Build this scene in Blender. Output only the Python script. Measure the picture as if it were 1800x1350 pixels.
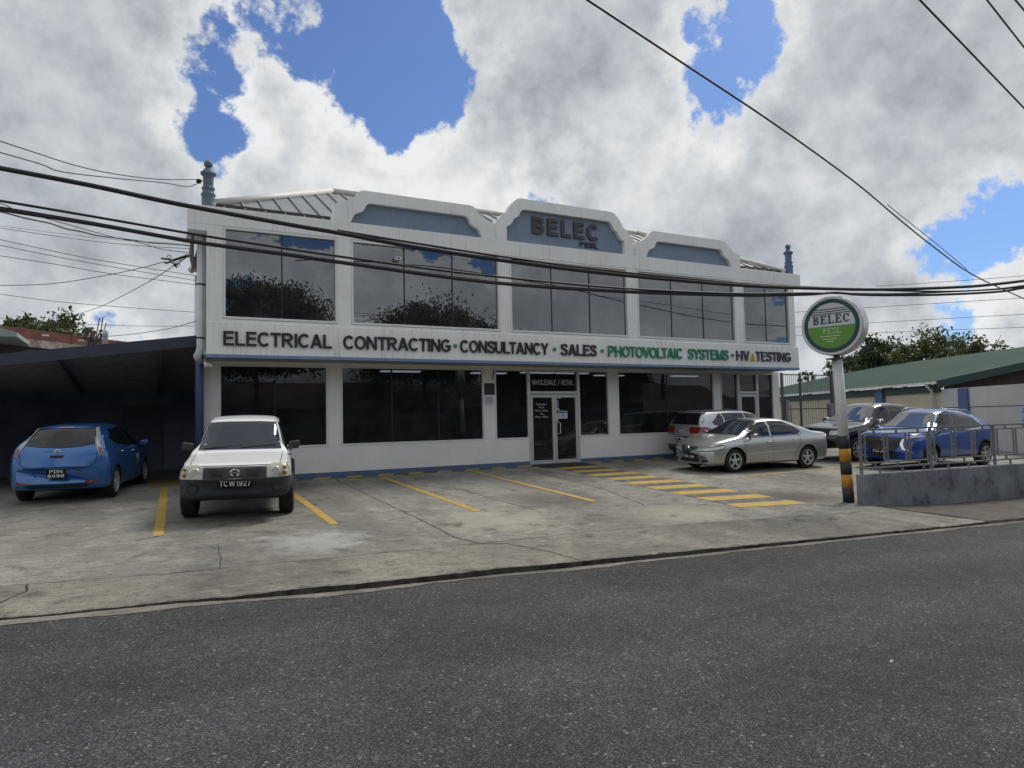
import bpy, bmesh, math, random
import numpy as np
from mathutils import Vector, Matrix, noise
from mathutils.bvhtree import BVHTree
random.seed(7); rng = np.random.default_rng(7)
PI = math.pi
sc = bpy.context.scene
for o in list(bpy.data.objects): bpy.data.objects.remove(o)
COL = sc.collection

# ------------------------------------------------------------------ camera
FPX = 1204.9
CAM = Vector((-1.1733, -16.8661, 1.3667))
CR = Vector((0.8831528, -0.4685706, -0.0219713)); CU = Vector((-0.0052597, -0.0567274, 0.9983759)); CF = Vector((0.4690559, 0.8816029, 0.0525635))
cd = bpy.data.cameras.new('camera'); cd.sensor_width = 36; cd.lens = 36*FPX/1800; cd.clip_start = .05; cd.clip_end = 4000
cam = bpy.data.objects.new('camera', cd); COL.objects.link(cam)
cam.matrix_world = Matrix(((CR.x, CU.x, -CF.x, CAM.x), (CR.y, CU.y, -CF.y, CAM.y), (CR.z, CU.z, -CF.z, CAM.z), (0, 0, 0, 1)))
sc.camera = cam
sc.view_settings.view_transform = 'Standard'; sc.view_settings.look = 'None'; sc.view_settings.exposure = 0.25; sc.view_settings.gamma = 1
sc.view_settings.use_curve_mapping = False
sc.render.engine = 'CYCLES'; sc.cycles.max_bounces = 6; sc.cycles.diffuse_bounces = 3; sc.cycles.glossy_bounces = 4; sc.cycles.transparent_max_bounces = 8; sc.cycles.caustics_reflective = False; sc.cycles.caustics_refractive = False
sc.cycles.use_denoising = True

def pdir(u, v): return (CF + CR*((u-900)/FPX) - CU*((v-675)/FPX)).normalized()
def pY(u, v, y):                         # survey helper: where a measured sight line meets a plane of the place
    d = pdir(u, v); return CAM + d*((y-CAM.y)/d.y)
def pZ(u, v, z):
    d = pdir(u, v); return CAM + d*((z-CAM.z)/d.z)
def pN(u, v, n, k):
    d = pdir(u, v); n = Vector(n); return CAM + d*((k-n.dot(CAM))/n.dot(d))
def pR(u, v, r): return CAM + pdir(u, v)*r

# ------------------------------------------------------------------ sun and sky
SUN_TO = Vector((0.72, 0.26, 1.0)).normalized()
sl = bpy.data.lights.new('sun', 'SUN'); sl.energy = 2.2; sl.angle = math.radians(17); sl.color = (1, .95, .87)
so = bpy.data.objects.new('sun', sl); COL.objects.link(so); so.rotation_euler = SUN_TO.to_track_quat('Z', 'Y').to_euler()

W = bpy.data.worlds.new('World'); sc.world = W; W.use_nodes = True
wt = W.node_tree; wt.nodes.clear()
class NG:
    def __init__(s, t): s.t = t
    def n(s, typ, **k):
        nd = s.t.nodes.new(typ)
        for a, b in k.items(): setattr(nd, a, b)
        return nd
    def l(s, a, b): s.t.links.new(a, b)
    def setin(s, sock, v):
        if hasattr(v, 'is_output') or isinstance(v, bpy.types.NodeSocket): s.l(v, sock)
        else: sock.default_value = v
    def math(s, op, a, b=None, c=None, clamp=False):
        nd = s.n('ShaderNodeMath', operation=op, use_clamp=clamp)
        for i, v in enumerate((a, b, c)):
            if v is not None: s.setin(nd.inputs[i], v)
        return nd.outputs[0]
    def vm(s, op, a, b=None, out=0):
        nd = s.n('ShaderNodeVectorMath', operation=op)
        s.setin(nd.inputs[0], a)
        if b is not None:
            s.setin(nd.inputs[3 if op == 'SCALE' else 1], b)
        return nd.outputs[out]
    def dot(s, a, b): return s.vm('DOT_PRODUCT', a, b, 1)
    def mr(s, v, a, b, c=0., d=1., smooth=True):
        nd = s.n('ShaderNodeMapRange', interpolation_type='SMOOTHSTEP' if smooth else 'LINEAR')
        for i, x in zip((0, 1, 2, 3, 4), (v, a, b, c, d)): s.setin(nd.inputs[i], x)
        return nd.outputs[0]
    def noise(s, vec, scale, detail=4, rough=.55, dist=0., color=False):
        nd = s.n('ShaderNodeTexNoise')
        if vec is not None: s.l(vec, nd.inputs['Vector'])
        nd.inputs['Scale'].default_value = scale; nd.inputs['Detail'].default_value = detail
        nd.inputs['Roughness'].default_value = rough; nd.inputs['Distortion'].default_value = dist
        return nd.outputs['Color' if color else 0]
    def mix(s, f, a, b, blend='MIX'):
        nd = s.n('ShaderNodeMix', data_type='RGBA', blend_type=blend)
        s.setin(nd.inputs[0], f); s.setin(nd.inputs[6], a if not isinstance(a, tuple) else (*a[:3], 1)); s.setin(nd.inputs[7], b if not isinstance(b, tuple) else (*b[:3], 1))
        return nd.outputs[2]
g = NG(wt)
tc = g.n('ShaderNodeTexCoord').outputs['Generated']
D = g.vm('NORMALIZE', tc)
sepz = g.n('ShaderNodeSeparateXYZ'); g.l(D, sepz.inputs[0])
up = g.math('MAXIMUM', sepz.outputs[2], 0.02)
flat = g.vm('SCALE', D, g.math('DIVIDE', 1.0, g.math('ADD', up, .30)))
nA = g.noise(D, 5.6, 7, .63); n1 = g.noise(flat, 2.3, 5, .6)
nB = g.noise(g.vm('ADD', D, tuple(SUN_TO*.035+Vector((.012, 0, .012)))), 5.6, 4, .60)
# breaks in the cloud deck: direction and angular size (as sighted) of each patch of blue
HOLES = [(545, 40, 78), (630, 40, 105), (700, 120, 84), (765, 165, 58), (620, 120, 60), (690, 190, 40),
         (372, 115, 44), (348, 175, 36), (390, 250, 44), (430, 262, 28), (388, 296, 26),
         (1255, 12, 50), (1285, 70, 42), (1252, 155, 50), (1298, 130, 36),
         (948, 290, 40), (940, 338, 30), (1690, 455, 50), (1780, 405, 55), (1795, 500, 42), (1640, 570, 46), (1560, 590, 28), (215, 590, 30)]
hole = None
for u, v, r in HOLES:
    h = pdir(u, v); r = r/FPX
    f_ = g.math('ADD', g.dot(D, tuple(h/r)), -1/r+r/2)
    hole = f_ if hole is None else g.math('MAXIMUM', hole, f_)
outm = g.mr(g.dot(D, tuple(CF)), .78, .68)                 # beyond that a noise deck with fewer breaks, to brighten the facade
rest = g.math('ADD', g.math('MULTIPLY', g.math('SUBTRACT', n1, .575), .9), g.math('MULTIPLY', g.math('SUBTRACT', outm, 1.), 1.))
hole = g.math('MAXIMUM', hole, rest)
sd = g.math('MULTIPLY_ADD', g.math('SUBTRACT', nA, .5), .40, hole)
hole = g.mr(sd, -.008, .016); halo = g.mr(sd, -.10, .0)
lum = g.mr(g.math('MULTIPLY_ADD', nA, -.5, g.math('ADD', g.math('MULTIPLY', n1, -.5), 1.)), .40, .62, 6.5, 5.2, smooth=False)
lum = g.math('MULTIPLY_ADD', halo, 1.0, lum)
lum = g.math('MULTIPLY_ADD', g.math('SUBTRACT', nA, nB), 6.0, lum)
BLOBS = [(620, 270, 210, 1.2), (830, 300, 120, .9), (1070, 270, 120, .8), (1735, 480, 90, 1.3), (360, 200, 120, .7), (1420, 210, 130, .6),
         (120, 150, 420, -1.4), (950, 110, 260, -1.3), (1600, 300, 380, -1.2), (1200, 400, 240, -.8), (1450, 40, 190, -.6), (120, 450, 260, -.4)]
for u, v, r, amp in BLOBS:
    r = r/FPX; h = pdir(u, v); k = 2/(r*r)                  # 1 at the centre, 0 at the rim
    m = g.math('MULTIPLY_ADD', g.dot(D, tuple(h*k)), 1., 1-k, clamp=True)
    lum = g.math('MULTIPLY_ADD', m, amp, lum)
lum = g.math('MINIMUM', g.math('MAXIMUM', lum, 2.2), 7.2)
tint = g.mix(g.mr(lum, 3.8, 7.0), (.91, .98, 1.06), (.985, 1.0, 1.01))
cloud = g.vm('SCALE', tint, lum)
sky = g.n('ShaderNodeTexSky', sky_type='NISHITA'); sky.sun_disc = False
sky.sun_elevation = math.asin(SUN_TO.z); sky.sun_rotation = math.atan2(SUN_TO.x, SUN_TO.y); sky.air_density = 1.0; sky.dust_density = 1.0; sky.ozone_density = 2.0
blue = g.mix(1.0, sky.outputs[0], (.46, .64, .93), 'MULTIPLY')
col = g.mix(g.math('MULTIPLY', hole, .97), cloud, blue)
bg = g.n('ShaderNodeBackground'); g.l(col, bg.inputs[0]); bg.inputs[1].default_value = .1
wo = g.n('ShaderNodeOutputWorld'); g.l(bg.outputs[0], wo.inputs[0])

# ------------------------------------------------------------------ materials
MATS = {}
def mat(name, colr, rough=.6, metal=0., var=0., vs=4., bump=0., bs=60., spec=.5, coat=0., ior=1.5, streak=0., fine=0., emit=None, obj=False, dirt=0., dirtcol=(.05, .045, .04)):
    if name in MATS: return MATS[name]
    m = bpy.data.materials.new(name); m.use_nodes = True; MATS[name] = m
    t = m.node_tree; q = NG(t); b = t.nodes['Principled BSDF']
    b.inputs['Roughness'].default_value = rough; b.inputs['Metallic'].default_value = metal; b.inputs['Specular IOR Level'].default_value = spec; b.inputs['IOR'].default_value = ior
    b.inputs['Coat Weight'].default_value = coat; b.inputs['Coat Roughness'].default_value = .03
    c = (*colr, 1); P = None
    if var or bump or streak or fine or dirt:
        P = q.n('ShaderNodeTexCoord').outputs['Object'] if obj else q.n('ShaderNodeNewGeometry').outputs['Position']
    out = None
    if var:
        f = q.noise(P, vs, 6, .6)
        out = q.mix(q.mr(f, .3, .7), tuple(x*(1-var) for x in colr), tuple(min(1, x*(1+var)) for x in colr))
    if fine:
        f = q.noise(P, 90, 3, .6)
        out = q.mix(q.mr(f, .3, .7, 0, fine), out if out is not None else colr, tuple(x*.4 for x in colr))
    if streak:
        mp = q.n('ShaderNodeMapping'); q.l(P, mp.inputs[0]); mp.inputs['Scale'].default_value = (6.5, 6.5, .22)
        f = q.noise(mp.outputs[0], 2.2, 6, .65)
        f2 = q.noise(P, .9, 4, .6)
        k = q.math('MULTIPLY', q.mr(f, .47, .72), q.mr(f2, .42, .70, .2, 1.))
        out = q.mix(q.math('MULTIPLY', k, streak), out if out is not None else colr, tuple(x*y for x, y in zip(colr, (.42, .38, .33))))
    if dirt:
        f = q.noise(P, 1.7, 8, .68); f2 = q.noise(P, 9, 5, .6)
        k = q.mr(q.math('ADD', q.math('MULTIPLY', f, .7), q.math('MULTIPLY', f2, .3)), .5, .66)
        out = q.mix(q.math('MULTIPLY', k, dirt), out if out is not None else colr, dirtcol)
    if out is None: b.inputs['Base Color'].default_value = c
    else: q.l(out, b.inputs['Base Color'])
    if bump:
        bn = q.n('ShaderNodeBump'); bn.inputs['Strength'].default_value = bump; bn.inputs['Distance'].default_value = .01
        q.l(q.noise(P, bs, 4, .6), bn.inputs['Height']); q.l(bn.outputs[0], b.inputs['Normal'])
    if emit: b.inputs['Emission Color'].default_value = (*emit[0], 1); b.inputs['Emission Strength'].default_value = emit[1]
    return m

def m_asphalt():
    m = bpy.data.materials.new('asphalt'); m.use_nodes = True; q = NG(m.node_tree); b = m.node_tree.nodes['Principled BSDF']
    P = q.n('ShaderNodeNewGeometry').outputs['Position']
    v = q.n('ShaderNodeTexVoronoi'); q.l(P, v.inputs['Vector']); v.inputs['Scale'].default_value = 118
    sp = q.n('ShaderNodeSeparateColor'); q.l(v.outputs['Color'], sp.inputs[0])
    v2 = q.n('ShaderNodeTexVoronoi'); q.l(P, v2.inputs['Vector']); v2.inputs['Scale'].default_value = 34
    sp2 = q.n('ShaderNodeSeparateColor'); q.l(v2.outputs['Color'], sp2.inputs[0])
    chip2 = q.math('MULTIPLY', q.mr(sp2.outputs[1], .86, .99), q.mr(v2.outputs['Distance'], .42, .2))
    big = q.noise(P, .45, 4, .6); mid = q.noise(P, 7, 4, .65); fine = q.noise(P, 150, 2, .7)
    st = q.math('POWER', sp.outputs[0], 2.6)
    c = q.mix(st, (.018, .018, .020), (.128, .127, .133))
    c = q.mix(q.mr(v.outputs['Distance'], .35, .7, 0, .7), c, (.020, .020, .021))
    c = q.mix(q.math('MULTIPLY', chip2, .75), c, (.23, .23, .23))
    road_d = q.math('ADD', q.dot(P, (.128, .9917, 0.)), q.math('MULTIPLY_ADD', big, .5, 9.0-.25))
    tr = None
    for off_, wd_ in ((-1.5, .38), (-3.15, .42), (-5.0, .4)):
        m_ = q.mr(q.math('ABSOLUTE', q.math('SUBTRACT', road_d, off_)), wd_*1.5, wd_*.3, 0., .22); tr = m_ if tr is None else q.math('ADD', tr, m_)
    gain = q.math('ADD', q.math('ADD', q.mr(big, .3, .7, 1.0, 1.5), tr), q.mr(mid, .3, .7, -.2, .2))
    c = q.vm('SCALE', c, gain)
    q.l(c, b.inputs['Base Color']); b.inputs['Roughness'].default_value = .88; b.inputs['Specular IOR Level'].default_value = .3
    bn = q.n('ShaderNodeBump'); bn.inputs['Strength'].default_value = .9; bn.inputs['Distance'].default_value = .006
    q.l(q.math('SUBTRACT', fine, q.math('MULTIPLY', v.outputs['Distance'], .8)), bn.inputs['Height']); q.l(bn.outputs[0], b.inputs['Normal'])
    return m
def m_concrete(name, c0, c1, dark=.5, seed=0, patches=()):
    m = bpy.data.materials.new(name); m.use_nodes = True; q = NG(m.node_tree); b = m.node_tree.nodes['Principled BSDF']
    P0 = q.n('ShaderNodeNewGeometry').outputs['Position']; P = q.vm('ADD', P0, (seed*3.1, seed*1.7, 0))
    mp = q.n('ShaderNodeMapping'); q.l(P, mp.inputs[0]); mp.inputs['Scale'].default_value = (1, .45, 1)
    big = q.noise(mp.outputs[0], .55, 6, .62, .6); mid = q.noise(P, 2.6, 7, .68, .4); sm = q.noise(P, 14, 5, .65); fine = q.noise(P, 120, 3, .7)
    mp2 = q.n('ShaderNodeMapping'); q.l(P, mp2.inputs[0]); mp2.inputs['Scale'].default_value = (1.2, 14, 1)
    brush = q.noise(mp2.outputs[0], 2.2, 4, .6)
    c = q.mix(q.mr(big, .3, .7), c0, c1)
    c = q.mix(q.mr(mid, .52, .72, 0, .55*dark*2), c, tuple(x*.5 for x in c0))
    c = q.mix(q.mr(mid, .47, .28, 0, .6), c, tuple(min(1, x*1.3) for x in c1))
    c = q.mix(q.mr(sm, .52, .72, 0, .7), c, tuple(x*.45 for x in c0))
    c = q.mix(q.mr(brush, .45, .68, 0, .55), c, tuple(x*.5 for x in c0))
    c = q.mix(q.mr(fine, .4, .7, 0, .75), c, tuple(x*.3 for x in c0))
    pit = q.math('MULTIPLY', q.mr(sm, .5, .66), q.mr(fine, .5, .62))
    c = q.mix(q.math('MULTIPLY', q.math('MULTIPLY', pit, q.mr(big, .45, .6)), .85), c, tuple(x*.2 for x in c0))
    for sx, sy, sr_, amt, scol in patches:
        dd = q.vm('DISTANCE', P0, (sx, sy, zl(sy)), 1)
        k = q.mr(q.math('ADD', dd, q.math('MULTIPLY', q.math('SUBTRACT', mid, .5), 2.2*sr_)), sr_*1.15, sr_*.25, 0, amt)
        c = q.mix(k, c, scol)
    q.l(c, b.inputs['Base Color']); b.inputs['Roughness'].default_value = .9; b.inputs['Specular IOR Level'].default_value = .25
    bn = q.n('ShaderNodeBump'); bn.inputs['Strength'].default_value = .6; bn.inputs['Distance'].default_value = .006
    q.l(q.math('ADD', fine, q.math('MULTIPLY', sm, 1.5)), bn.inputs['Height']); q.l(bn.outputs[0], b.inputs['Normal'])
    return m
def m_paintline(name, c0, under):
    m = bpy.data.materials.new(name); m.use_nodes = True; q = NG(m.node_tree); b = m.node_tree.nodes['Principled BSDF']
    P = q.n('ShaderNodeNewGeometry').outputs['Position']
    n1 = q.noise(P, 5, 6, .7); n2 = q.noise(P, 45, 4, .7)
    k = q.mr(q.math('ADD', q.math('MULTIPLY', n1, .55), q.math('MULTIPLY', n2, .45)), .45, .60, 0, .9)
    c = q.mix(q.mr(n1, .3, .7), tuple(x*.8 for x in c0), c0); c = q.mix(k, c, under)
    q.l(c, b.inputs['Base Color']); b.inputs['Roughness'].default_value = .8; return m
def m_glass(name, tintc, refl, rough=.0):
    m = bpy.data.materials.new(name); m.use_nodes = True; t = m.node_tree; t.nodes.clear(); q = NG(t)
    tr = q.n('ShaderNodeBsdfTransparent'); tr.inputs[0].default_value = (*tintc, 1)
    gl = q.n('ShaderNodeBsdfGlossy'); gl.inputs['Roughness'].default_value = rough; gl.inputs[0].default_value = (.9, .95, 1, 1)
    P = q.n('ShaderNodeNewGeometry').outputs['Position']
    bn = q.n('ShaderNodeBump'); bn.inputs['Strength'].default_value = .04; bn.inputs['Distance'].default_value = .02; q.l(q.noise(P, 1.3, 2, .5), bn.inputs['Height']); q.l(bn.outputs[0], gl.inputs['Normal'])
    ge = q.n('ShaderNodeNewGeometry'); cs = q.math('ABSOLUTE', q.dot(ge.outputs['Incoming'], ge.outputs['Normal']))
    k = q.math('ADD', q.math('MULTIPLY', q.math('POWER', q.math('SUBTRACT', 1.0, cs, clamp=True), 5.0), .85), refl+.04, clamp=True)
    mx = q.n('ShaderNodeMixShader'); q.l(k, mx.inputs[0]); q.l(tr.outputs[0], mx.inputs[1]); q.l(gl.outputs[0], mx.inputs[2])
    df = q.n('ShaderNodeBsdfDiffuse'); df.inputs[0].default_value = (.5, .5, .54, 1); m3 = q.n('ShaderNodeMixShader')
    q.l(q.mr(q.noise(P, 2.2, 5, .65), .3, .75, .018, .05), m3.inputs[0]); q.l(mx.outputs[0], m3.inputs[1]); q.l(df.outputs[0], m3.inputs[2])   # thin grey haze mixed in to lift the black of the panes
    o = q.n('ShaderNodeOutputMaterial'); q.l(m3.outputs[0], o.inputs[0]); return m
def m_leaf(name, c0, c1):
    m = bpy.data.materials.new(name); m.use_nodes = True; t = m.node_tree; q = NG(t); b = t.nodes['Principled BSDF']
    P = q.n('ShaderNodeNewGeometry').outputs['Position']; r = q.n('ShaderNodeNewGeometry').outputs['Random Per Island']
    c = q.mix(q.mr(q.noise(P, .9, 4, .6), .3, .7), c0, c1); c = q.mix(q.mr(r, 0, 1, 0, .45, False), c, tuple(x*1.7 for x in c1))
    q.l(c, b.inputs['Base Color']); b.inputs['Roughness'].default_value = .55
    tl = q.n('ShaderNodeBsdfTranslucent'); q.l(c, tl.inputs[0]); mx = q.n('ShaderNodeMixShader'); mx.inputs[0].default_value = .3
    o = t.nodes['Material Output']; q.l(b.outputs[0], mx.inputs[1]); q.l(tl.outputs[0], mx.inputs[2]); q.l(mx.outputs[0], o.inputs[0]); return m
def m_carpaint(name, c, metal=.0, rough=.28, dust=.1):
    m = bpy.data.materials.new(name); m.use_nodes = True; t = m.node_tree; q = NG(t); b = t.nodes['Principled BSDF']
    P = q.n('ShaderNodeTexCoord').outputs['Object']
    n = q.noise(P, 2.2, 6, .65); sep = q.n('ShaderNodeSeparateXYZ'); q.l(P, sep.inputs[0])
    low = q.mr(sep.outputs[2], .75, .25, 0, 1)
    k = q.math('MULTIPLY', q.math('ADD', q.mr(n, .45, .75, 0, .5), q.math('MULTIPLY', low, .8)), dust)
    q.l(q.mix(k, c, (.22, .20, .17)), b.inputs['Base Color'])
    b.inputs['Metallic'].default_value = metal; b.inputs['Roughness'].default_value = rough
    b.inputs['Coat Weight'].default_value = .9; b.inputs['Coat Roughness'].default_value = .12
    return m

ASPH = m_asphalt()
SL = .042; YW = 1.146
def zl(y): return -SL*(YW-y) if y < YW else 0.
CONC = m_concrete('lot_concrete', (.185, .178, .157), (.385, .373, .324), .85, 0, ((10.5, -7.0, 1.0, .75, (.07, .062, .05)), (5.2, -.3, .7, .5, (.13, .125, .115)), (3.0, -.2, .6, .5, (.13, .125, .115)), (5.6, -4.3, .7, .45, (.14, .13, .115)), (6.6, -6.6, 1.1, .4, (.15, .14, .12)), (1.0, -6.6, .9, .5, (.40, .40, .38)), (4.0, -6.3, 1.2, .5, (.39, .36, .29)), (7.4, -7.3, 1.0, .5, (.36, .33, .26)), (6.2, -5.0, .9, .55, (.09, .085, .07)), (14.3, -2.5, 1.4, .4, (.10, .095, .085)), (.4, -2.4, 1.3, .35, (.12, .115, .1))))  # stains and pale patches, plus darker rounds under sedan and white pickup
PAVE = m_concrete('pavement_concrete', (.178, .168, .146), (.37, .347, .294), .9, 2)
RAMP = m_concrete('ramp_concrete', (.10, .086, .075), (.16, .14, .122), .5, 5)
GUTT = m_concrete('gutter_concrete', (.15, .138, .12), (.30, .27, .23), .5, 8)
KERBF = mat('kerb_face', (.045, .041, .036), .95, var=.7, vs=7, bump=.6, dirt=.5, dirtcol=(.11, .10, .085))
CRACK = mat('crack', (.022, .020, .018), .95)
YEL = m_paintline('yellow_paint', (.54, .34, .04), (.20, .17, .11))
BLK = m_paintline('black_paint', (.055, .057, .06), (.15, .145, .125))
WHITE = mat('white_wall_paint', (.82, .83, .82), .75, var=.04, vs=.7, streak=.6, bump=.15, bs=35)
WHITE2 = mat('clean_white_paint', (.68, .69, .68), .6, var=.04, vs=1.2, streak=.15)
CREAM = mat('ground_floor_paint', (.82, .83, .80), .75, var=.05, vs=.8, streak=.10, bump=.12, bs=35)
BLUEP = mat('blue_panel_paint', (.20, .26, .35), .7, var=.07, vs=1.2, streak=.35)
BLUEB = mat('blue_base_paint', (.085, .145, .26), .65, var=.1, vs=2, dirt=.3, dirtcol=(.06, .08, .12))
BLUET = mat('blue_trim_paint', (.16, .25, .42), .65, var=.06)
GREYTR = mat('letter_black', (.018, .019, .024), .45)
LETGREEN = mat('letter_green', (.015, .22, .13), .45)
LETGREY = mat('letter_dark_grey', (.055, .06, .075), .5)
BROWN = mat('letter_charcoal', (.06, .058, .065), .6)
ALU = mat('aluminium', (.55, .57, .58), .42, metal=.3, var=.05)
ALUW = mat('white_window_frame', (.72, .74, .75), .45)
DARKG = mat('dark_gutter', (.03, .03, .034), .5)
ROOFM = mat('roof_sheet', (.20, .215, .23), .55, metal=.3, var=.08, vs=3, streak=.0, dirt=.15, dirtcol=(.3, .3, .3))
RIBM = mat('roof_rib', (.20, .21, .21), .5, metal=.2)
RIDGE = mat('roof_ridge_cap', (.60, .59, .55), .55, var=.06)
PIPEW = mat('pipe_white', (.62, .64, .64), .4, var=.05, streak=.3)
PIPEB = mat('pipe_blue', (.055, .075, .20), .45)
FINIAL = mat('finial_blue_grey', (.11, .165, .21), .6, var=.18, vs=9)
FINIAL2 = mat('finial_blue', (.09, .14, .25), .6, var=.15, vs=9)
GLASS_U = m_glass('upper_tinted_glass', (.24, .26, .31), .135)
GLASS_L = m_glass('lower_tinted_glass', (.17, .17, .20), .0)
INTER = mat('interior_dark', (.10, .10, .105), .9)
BLIND = mat('blind_slat', (.13, .13, .135), .85, var=.25, vs=.8)
CABLE = mat('cable_black', (.018, .016, .022), .55)
WIRE = mat('wire_grey', (.06, .06, .065), .6)
CARPW = mat('carport_wall', (.17, .19, .27), .8, var=.3, vs=.6)
CARPR = mat('carport_roof_underside', (.24, .24, .25), .8, var=.2)
CARPF = mat('carport_fascia', (.05, .055, .082), .7, var=.12)
RED = mat('red_brick_wall', (.135, .045, .036), .85, var=.25, vs=2.5, bump=.3, bs=20, dirt=.3)
OLDC = mat('old_concrete', (.26, .23, .21), .9, var=.35, vs=3, dirt=.8, dirtcol=(.06, .05, .045))
GREENR = mat('green_roof', (.036, .072, .058), .8, var=.12, vs=.8, streak=.2, spec=.15)
GREENF = mat('green_fascia', (.02, .05, .05), .6)
BEIGE = mat('beige_wall', (.52, .475, .37), .8, var=.06)
BWALL = mat('boundary_wall_paint', (.50, .50, .51), .8, var=.07, vs=.9, streak=.25)
COLB = mat('column_blue', (.07, .12, .27), .7)
CREAMP = mat('cream_panel', (.60, .54, .37), .7, var=.05)
STEEL = mat('railing_grey', (.21, .215, .23), .5, metal=.2, var=.1)
GATE = mat('gate_dark_steel', (.075, .08, .09), .5, metal=.2)
RETW = mat('retaining_wall_paint', (.21, .225, .25), .85, var=.22, vs=1.6, streak=.5, dirt=.8, dirtcol=(.03, .034, .045), bump=.3, bs=25)
SGREEN = mat('sign_green', (.12, .30, .03), .4)
SDKG = mat('sign_dark_green', (.005, .055, .045), .4)
SFACE = mat('sign_white_face', (.60, .63, .66), .35)
SRIM = mat('sign_metal_rim', (.55, .54, .55), .35, metal=.5, var=.08, vs=6)
SPALE = mat('sign_pale_letter', (.55, .72, .45), .4)
TYRE = mat('tyre_rubber', (.016, .016, .017), .85)
RIM = mat('alloy_rim', (.50, .51, .53), .38, metal=.35)
RIMD = mat('dark_backing', (.02, .02, .022), .6)  # flat dark colour for wheel wells, cargo beds and discs behind spokes
CGLASS = mat('car_glass', (.010, .011, .014), .06, ior=1.5, spec=.5)
CGLASS3 = mat('car_windscreen_clear', (.018, .024, .038), .07, ior=1.55, spec=.5)
CGLASS2 = mat('car_windscreen', (.020, .024, .032), .03, ior=2.1, spec=.7)
PLAST = mat('black_plastic', (.022, .022, .024), .55)
PLAST2 = mat('dark_bumper_plastic', (.030, .031, .036), .6, var=.15, vs=5)
CHROME = mat('chrome', (.75, .76, .78), .12, metal=1.)
LAMP = mat('lamp_lens', (.62, .63, .60), .10, metal=.15, coat=1.)
LAMPY = mat('aged_lamp_lens', (.42, .42, .30), .12, metal=.2, coat=1.)
LAMPR = mat('red_lamp', (.24, .010, .010), .12, coat=1.)
LAMPO = mat('amber_lamp', (.35, .10, .03), .15, coat=1.)
PLATEB = mat('plate_black', (.012, .012, .013), .8, spec=.15)
PLATEW = mat('plate_white', (.75, .75, .75), .5)
SEAM = mat('panel_gap', (.012, .012, .014), .8)
BARK = mat('bark', (.09, .075, .06), .9, var=.3, bump=.5)
LEAF1 = m_leaf('leaf_olive', (.030, .045, .014), (.070, .090, .028))
LEAF2 = m_leaf('leaf_dark', (.022, .036, .014), (.045, .066, .024))
TUBE = mat('fluorescent_panel', (.8, .85, .9), .5, emit=((.85, .95, 1), .9))
PAPER = mat('paper_notice', (.60, .63, .66), .7)
INK = mat('notice_ink', (.10, .13, .2), .7)
STICK = mat('window_lettering', (.55, .56, .56), .6)

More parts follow.
